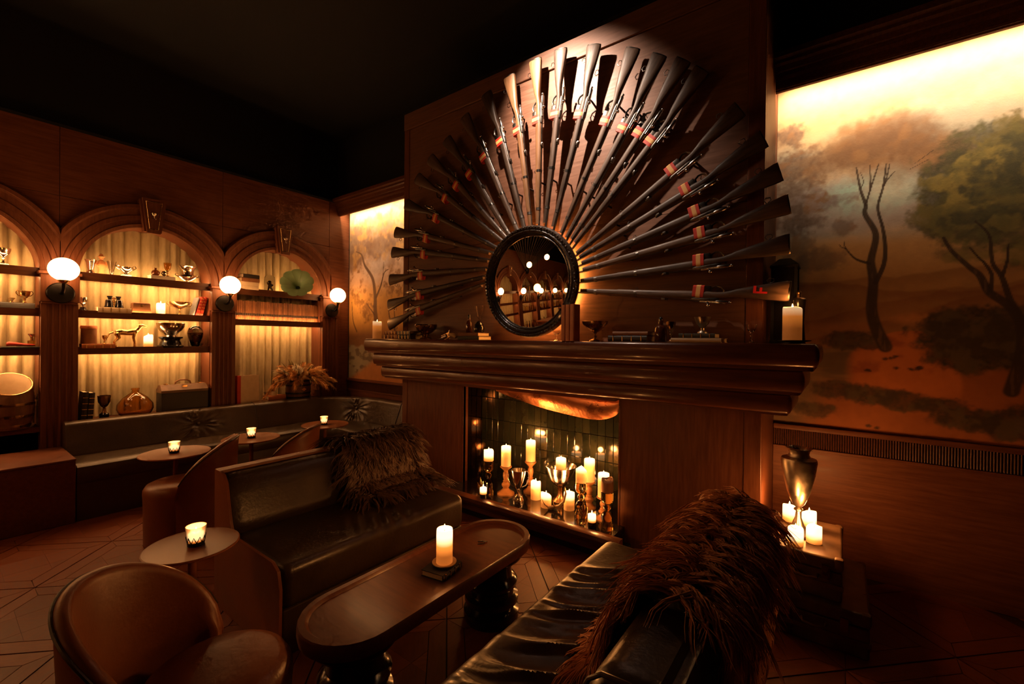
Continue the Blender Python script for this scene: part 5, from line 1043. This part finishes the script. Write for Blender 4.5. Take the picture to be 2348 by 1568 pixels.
lt('perfume_bottle', 'square glass inkwell bottle with wide stopper behind the red slipper', 'bottle', (SX, .565, Z3+.0205), [('body', rbox(-.022, .022, -.022, .022, 0, .05, .005), 'amber'), ('neck', [(0, .05), (.010, .05), (.008, .075), (.012, .08), (0, .082)], 'brass'), ('stopper', [(0, .082), (.010, .083), (.022, .10), (.024, .108), (0, .11)], 'silver')])
bb = thing('barrel_bucket', 'slant-cut dark oak barrel with pale lining at the foot of the left arch', 'barrel', (SX+.08, .435, Z0))
def brl(n, z, ro): return [(ro*math.cos(2*PI*i/n), ro*math.sin(2*PI*i/n)) for i in range(n)]
n = 40; st = [(.115, 0), (.138, .10), (.145, .18), (.140, .27), (.133, .33)]
def bring(ro, z, sl_): return [(ro*math.cos(2*PI*i/n), ro*math.sin(2*PI*i/n), z+sl_*(.055-.085*math.cos(2*PI*i/n))) for i in range(n)]
obj('staves', MB().loft([bring(r, z, 0) for r, z in st[:-1]]+[bring(.133, .32, 1), bring(.126, .32, 1), bring(.125, .24, 0), bring(.02, .24, 0)]), M['barrel'], bb)
obj('lining', MB().loft([bring(.1255, .322, 1), bring(.1225, .322, 1), bring(.120, .245, 0), bring(.01, .245, 0)], caps=False), M['cream'], bb); obj('rim', MB().tube([bring(.130, .322, 1)[i % n] for i in range(n+1)], .006, 8), M['brass'], bb)
for z, r in ((.03, .124), (.11, .1415), (.21, .1455)): obj('hoop', MB().lathe([(r-.006, z-.012), (r, z-.012), (r+.002, z), (r, z+.012), (r-.006, z+.012)], 40), M['bronze'], bb)
# right arch
for i, (c, w, d, th) in enumerate((('cream', .21, .15, .045), ('cream', .20, .145, .045), ('brown', .20, .15, .045), ('dark_book', .185, .14, .045))):
    book('book', ('bottom', 'second', 'third', 'topmost')[i]+' of the flat pile of old books on the right arch\'s top shelf', (SX+.03, 2.30+.006*i, 2.0605+.0455*i), w, d, th, c, PI/2+.05*(i-1.5), hubs=False)
ch = thing('glass_cloche', 'tall glass cloche over a cherub figure on the right arch\'s top shelf', 'cloche', (SX, 2.575, 2.0605))
obj('wooden_base', MB().lathe([(0, 0), (.07, 0), (.07, .012), (.06, .016), (0, .016)], 32), M['wood_turned'], ch); obj('dome', MB().lathe([(.062, .016), (.064, .016), (.064, .15), (.055, .19), (.03, .21), (0, .215), (0, .212), (.029, .207), (.053, .188), (.062, .15), (.062, .017)], 36), M['pane'], ch)
cb = MB().ball((0, 0, .125), .018, 10).tube([(0, 0, .11), (0, .005, .08), (0, 0, .05)], [.016, .020, .018], 10).tube([(0, .01, .05), (.015, .02, .035), (.005, .02, .016)], [.010, .009, .007], 8).tube([(0, -.01, .05), (.015, -.02, .035), (.01, -.022, .016)], [.010, .009, .007], 8).tube([(0, .015, .095), (.015, .028, .09), (.022, .02, .075)], .006, 8).tube([(0, -.015, .095), (.012, -.03, .10), (.014, -.034, .12)], .006, 8)
remesh(obj('cherub', cb, M['bone'], ch), .004)
hn = thing('gramophone_horn', 'green petal-edged gramophone horn on the right arch\'s top shelf', 'horn', (SX+.04, 2.90, 2.0605))
NP = 9; ax = Vector((.78, -.50, .40)).normalized(); side_ = Vector((0, 1, 0)); side_ = (side_-ax*side_.dot(ax)).normalized(); oth = ax.cross(side_); org = Vector((-.03, .03, .075))
def hpt(t, th):
    lob = 1+.10*t*t*(abs(math.cos(NP*th/2))**.6-.6); r = (.018+.05*t+.125*t**2.6)*lob; l = .20*t-.035*t**4
    return tuple(org+ax*l+side_*(r*math.cos(th))+oth*(r*math.sin(th)))
for p in range(NP):
    a0 = 2*PI*p/NP+PI/NP; m = MB(); rows = [[hpt(.12+.88*j/14, a0+2*PI/NP*(i/8)) for i in range(9)] for j in range(15)]; m.loft(rows, closed=False, caps=False)
    m.loft([[tuple(Vector(q)-ax*.003) for q in r] for r in rows], closed=False, caps=False); obj('petal', m, M['horn' if p % 3 else 'horn2'] if p in (2, 5) else M['horn'], hn, ang=2)
obj('throat', MB().tube([tuple(org+ax*.03), tuple(org-ax*.01), tuple(org-ax*.05+Vector((0, 0, -.005))), tuple(org+Vector((-.02, .05, -.05)))], [.026, .02, .017, .016], 14), M['horn2'], hn)
obj('stand', MB().lathe([(0, 0), (.07, 0), (.07, .012), (.02, .02), (.014, .05), (0, .05)], 24, (-.03, .035, 0)), M['cream'], hn)
# long row of matching volumes
bkm = MB().box(-.0095, -.0075, .002, .12, 0, .24).box(.0075, .0095, .002, .12, 0, .24).prism([(-.0095, .004), (-.006, -.001), (0, -.0025), (.006, -.001), (.0095, .004)], 0, .24, 'z'); bk_me = mesh('bound_volume', bkm, False); bk_me.materials.append(mat('row_book_calf', (.20,.075,.025), .5, c2=(.27,.11,.04), scale=20, rand=.35))
lb_me = mesh('spine_label', MB().prism([(-.0088, .0022), (-.006, -.0018), (0, -.0034), (.006, -.0018), (.0088, .0022)], .062, .092, 'z'), False); lb_me.materials.append(M['dark_book'])
pg_me = mesh('pages', MB().box(-.0075, .0075, .004, .117, .003, .237), False); pg_me.materials.append(M['paper'])
y = 2.165; NBK = 0
while y < 3.168:
    s = random.uniform(.95, 1.18); y += .0096*s
    o = tag(obj('bound_volume', bk_me, None, loc=(SX+.042, y, 1.693), rot=(0, 0, PI/2)), 'one of the matching brown bound volumes in the long row under the gramophone horn', 'book', 'matching volumes on the right arch\'s book shelf')
    o.scale = (s, 1, random.uniform(.97, 1.01)); obj('spine_label', lb_me, None, o); obj('pages', pg_me, None, o); y += .0096*s+.0006; NBK += 1
# right arch, niche base
ab = standing_book('large cream album with red spine standing at the foot of the right arch', (SX+.11, 2.165, Z0), .05, .345, .25, 'cream', math.radians(8), 0)
obj('spine', MB().box(-.0255, .0255, -.005, .035, 0, .346), M['red'], ab, smooth=False, label='red leather spine')
standing_book('tall red book behind the cream album at the foot of the right arch', (SX+.01, 2.20, Z0), .035, .325, .08, 'red', PI/2, 0)
book('book', 'lower of the two brown books under the bell statuette', (SX+.10, 2.60, Z0), .22, .15, .04, 'brown', PI/2, hubs=False); book('book', 'upper of the two brown books under the bell statuette', (SX+.10, 2.595, Z0+.0405), .21, .145, .04, 'orange_book', PI/2+.05, hubs=False)
lt('bell_statuette', 'slim bell-shaped statuette on the two brown books', 'statuette', (SX+.10, 2.585, Z0+.081), [('base', [(0, 0), (.034, 0), (.036, .02), (.026, .04), (.016, .048), (0, .048)], 'cream'), ('column', [(0, .048), (.014, .05), (.012, .11), (.018, .115), (.016, .125), (.008, .13), (0, .131)], 'terracotta'), ('figure', MB().tube([(0, 0, .13), (0, .004, .16), (0, -.004, .19)], [.012, .013, .006], 10).ball((0, 0, .205), .012, 10), 'bronze')])
pb = thing('barrel_planter', 'small dark oak keg holding dried grasses at the foot of the right arch', 'barrel', (SX+.06, 2.915, Z0))
obj('staves', MB().lathe([(0, 0), (.125, 0), (.142, .06), (.150, .135), (.142, .21), (.130, .262), (.118, .262), (.118, .22), (0, .22)], 36), M['barrel'], pb)
for z, r in ((.03, .137), (.085, .148), (.185, .148), (.238, .138)): obj('hoop', MB().lathe([(r-.006, z-.011), (r, z-.011), (r+.002, z), (r, z+.011), (r-.006, z+.011)], 40), M['black_metal'], pb)
obj('diamond_mark', MB().prism([(-.03, .135), (0, .112), (.03, .135), (0, .158)], .1455, .151, 'x'), M['terracotta'], pb, smooth=False)
M['plume1'] = mat('golden_pampas', (.80,.48,.18), .8, c2=(.90,.60,.28), scale=20); M['plume2'] = mat('russet_grass', (.66,.30,.085), .8, c2=(.76,.40,.14), scale=20); M['plume3'] = mat('bleached_plume', (.72,.60,.42), .8, c2=(.80,.70,.52), scale=20); M['leafg'] = mat('dried_green_leaf', (.16,.14,.05), .7, c2=(.30,.24,.08), scale=10)
DF = thing('dried_grasses', 'spreading bunch of dried pampas plumes and pale flowers in the small keg', 'dried flowers', (SX+.06, 2.915, Z0+.225)); rp_ = random.Random(21)
def plume(az, el, ln, mt, fib, ns, stiff=.5, wdt=.02):
    d = Vector((math.cos(az)*math.cos(el), math.sin(az)*math.cos(el), math.sin(el))); m = MB(); pts = []
    for k in range(9): u = k/8; pts.append(Vector((d.x*.06, d.y*.06, 0))+d*ln*u+Vector((0, 0, -ln*(1-stiff)*.9*u**2.4)))
    m.tube([tuple(p) for p in pts], [.0022*(1-.7*k/8) for k in range(9)], 5)
    for q in range(ns):
        u = .38+.62*rp_.random(); k = min(7, int(u*8)); b = pts[k].lerp(pts[k+1], u*8-k); tg = (pts[k+1]-pts[k]).normalized(); sd = Vector((rp_.gauss(0, 1), rp_.gauss(0, 1), rp_.gauss(0, 1)-.3)).normalized(); l = fib*(.5+.8*rp_.random())*(1.25-.7*u); w = tg.cross(sd).normalized()*.0028
        p1 = b+tg*l*.5+sd*l*.35; p2 = b+tg*l*.8+sd*l*.6+Vector((0, 0, -l*.25)); m.add([b+w, b-w, p1+w*.8, p1-w*.8, p2], [(0, 1, 3, 2), (2, 3, 4)])
    me = bpy.data.meshes.new('plume'); me.from_pydata(m.v, [], m.f); return obj('plume', me, M[mt], DF)
for i in range(48):
    az = rp_.uniform(-1.5, 1.5) if i > 7 else rp_.uniform(1.2, 1.6)*rp_.choice([-1, 1]); el = rp_.uniform(.25, 1.25)
    plume(az, el, rp_.uniform(.26, .44), rp_.choice(['plume1', 'plume1', 'plume2', 'plume2']), .085, 240, rp_.uniform(.25, .7))
for i in range(9): plume(rp_.uniform(-1.5, -.1), rp_.uniform(.5, 1.3), rp_.uniform(.26, .36), 'plume3', .06, 220, .8)
for i in range(8):
    az, el, ln = rp_.uniform(-1.8, 1.8), rp_.uniform(.6, 1.35), rp_.uniform(.25, .36); d = Vector((math.cos(az)*math.cos(el), math.sin(az)*math.cos(el), math.sin(el))); w = d.cross(Vector((0, 0, 1))).normalized(); m = MB()
    m.loft([[tuple(d*ln*u+w*ww), tuple(d*ln*u+Vector((0, 0, .004))), tuple(d*ln*u-w*ww), tuple(d*ln*u-Vector((0, 0, .003)))] for u, ww in ((.0, .003), (.3, .012), (.6, .02), (.85, .012), (1, .001))]); obj('leaf', m, M['leafg'], DF)
# ------------------------------------------------------------------ what the mirror sees: bar shelves along the same wall, hanging globes, rods over the bar
bots = []
for q, (r, h, mt) in enumerate(((.036, .30, 'clear'), (.038, .28, 'amber'), (.034, .32, 'dark_glass'), (.040, .25, 'amber'))):
    me = mesh('liquor_bottle', MB().lathe([(0, 0), (r, 0), (r, h*.58), (r*.7, h*.68), (.014, h*.76), (.014, h*.96), (.017, h*.965), (.017, h), (0, h)], 14)); me.materials.append(M[mt]); bots.append(me)
for k, nm in ((1, 'second'), (2, 'third'), (3, 'fourth')):
    for z, wh in ((Z1, 'top'), (Z2, 'second'), (Z3, 'third'), (Z0, 'lowest')):
        for i in range(9):
            if z == Z1 and (i in (0, 8) or k == 2 and 2 < i < 6): continue
            tag(obj('liquor_bottle', random.choice(bots), None, loc=(SX+.03+random.uniform(-.02, .02), BAYS[k]-.44+i*.11, z)), 'liquor bottle on the %s shelf, %s bar arch from the far end' % (wh, nm), 'bottle', 'bottles on the bar shelves')
lt('wall_clock', 'round pale clock on the top shelf, third bar arch from the far end', 'clock', (SX+.12, BAYS[2]-.05, Z1+.29), [('face', MB().lathe([(0, 0), (.10, 0), (.10, .02), (0, .022)], 32).xf(RY(PI/2)), 'fabric_white'), ('bezel', MB().lathe([(.095, 0), (.115, 0), (.115, .03), (.095, .03)], 32).xf(RY(PI/2)), 'brass'), ('foot', MB().box(-.02, .02, -.05, .05, -.29, -.09), 'brass')])
br = thing('bar_counter', 'long wooden bar counter with pale top under the bar arches', 'bar counter', (-4.75, -4.0, 0)); obj('counter_body', rbox(-.22, .22, -1.9, 1.9, 0, 1.02, .01), M['wood_v'], br); obj('counter_top', rbox(-.27, .27, -1.95, 1.95, 1.02, 1.07, .015), M['table_top'], br)
round_table(-3.55, -.75, .40, .74, 'larger round table out on the floor in front of the bar')
for i, (x, y, z) in enumerate(((-4.6, -1.1, 2.75), (-4.3, -1.7, 3.0), (-4.0, -2.6, 3.15), (-3.9, -3.8, 3.1))):
    t = thing('pendant_globe', ('first', 'second', 'third', 'fourth')[i]+' hanging globe over the bar, counted from the fireplace', 'pendant lamp', (x, y, z), 0, 'globes hanging over the bar'); obj('globe', MB().ball((0, 0, 0), .085, 24), M['globe'], t); obj('cord', MB().tube([(0, 0, .08), (0, 0, 4.35-z)], .006, 6), M['black_metal'], t)
M['fill_globe'] = glow('added_fill_globe', (1.0,.30,.055), 34.0)  # two invented globes out of frame, added to warm the floor and seats
for i, (x, y, z) in enumerate(((-3.8, -.30, 2.05), (-2.1, -1.5, 2.4))):
    t = thing('pendant_globe', ('amber hanging globe over the open floor near the bench', 'amber hanging globe over the middle of the room')[i], 'pendant lamp', (x, y, z), 0, 'amber globes over the floor'); obj('globe', MB().ball((0, 0, 0), .095 if i == 0 else .07, 24), M['fill_globe'], t); obj('cord', MB().tube([(0, 0, .09 if i == 0 else .07), (0, 0, 4.35-z)], .006, 6), M['black_metal'], t)
rf = thing('rod_canopy', 'fan of dark rods rising from the bar wall to the ceiling', 'rod canopy', (XF+.02, -2.35, 2.78)); obj('hub', MB().lathe([(0, 0), (.12, 0), (.12, .05), (.06, .08), (0, .08)], 24).xf(RY(PI/2)), M['black_metal'], rf)
for i in range(21):
    a = math.radians(-72+144*i/20); e = Vector((.75*math.cos(a)+.1, 2.2*math.sin(a), 1.15+.42*math.cos(a))); obj('rod', MB().tube([(.03, .1*math.sin(a), .06*math.cos(a)), tuple(e)], .014, 6), M['stock'], rf)
# ------------------------------------------------------------------ ceiling fittings
sf = thing('track_spotlight', 'small black spotlight on the dark ceiling aimed at the rifles', 'spotlight', tuple(SPOT_AT)); dv = (SPOT_TO-SPOT_AT).normalized(); q = dv.to_track_quat('Z', 'Y').to_matrix().to_4x4()
obj('can', MB().lathe([(.045, -.10), (.05, -.10), (.05, .10), (.042, .10), (.042, -.07), (0, -.07), (0, -.10)], 24).xf(q), M['black'], sf); obj('stem', MB().tube([(0, 0, .04), (0, 0, 4.35-SPOT_AT.z)], .012, 8), M['black'], sf)
tag(obj('ceiling_rail', MB().box(-4.2, -3.3, 1.33, 1.37, 4.32, 4.35), M['black_metal']), 'short metal lighting rail on the black ceiling', 'rail')
tag(obj('ceiling_pipe', MB().tube([(-5.6, -1.0, 4.2), (-3.2, .9, 4.2)], .04, 12), M['black_metal']), 'dark round duct under the black ceiling at upper left', 'pipe')
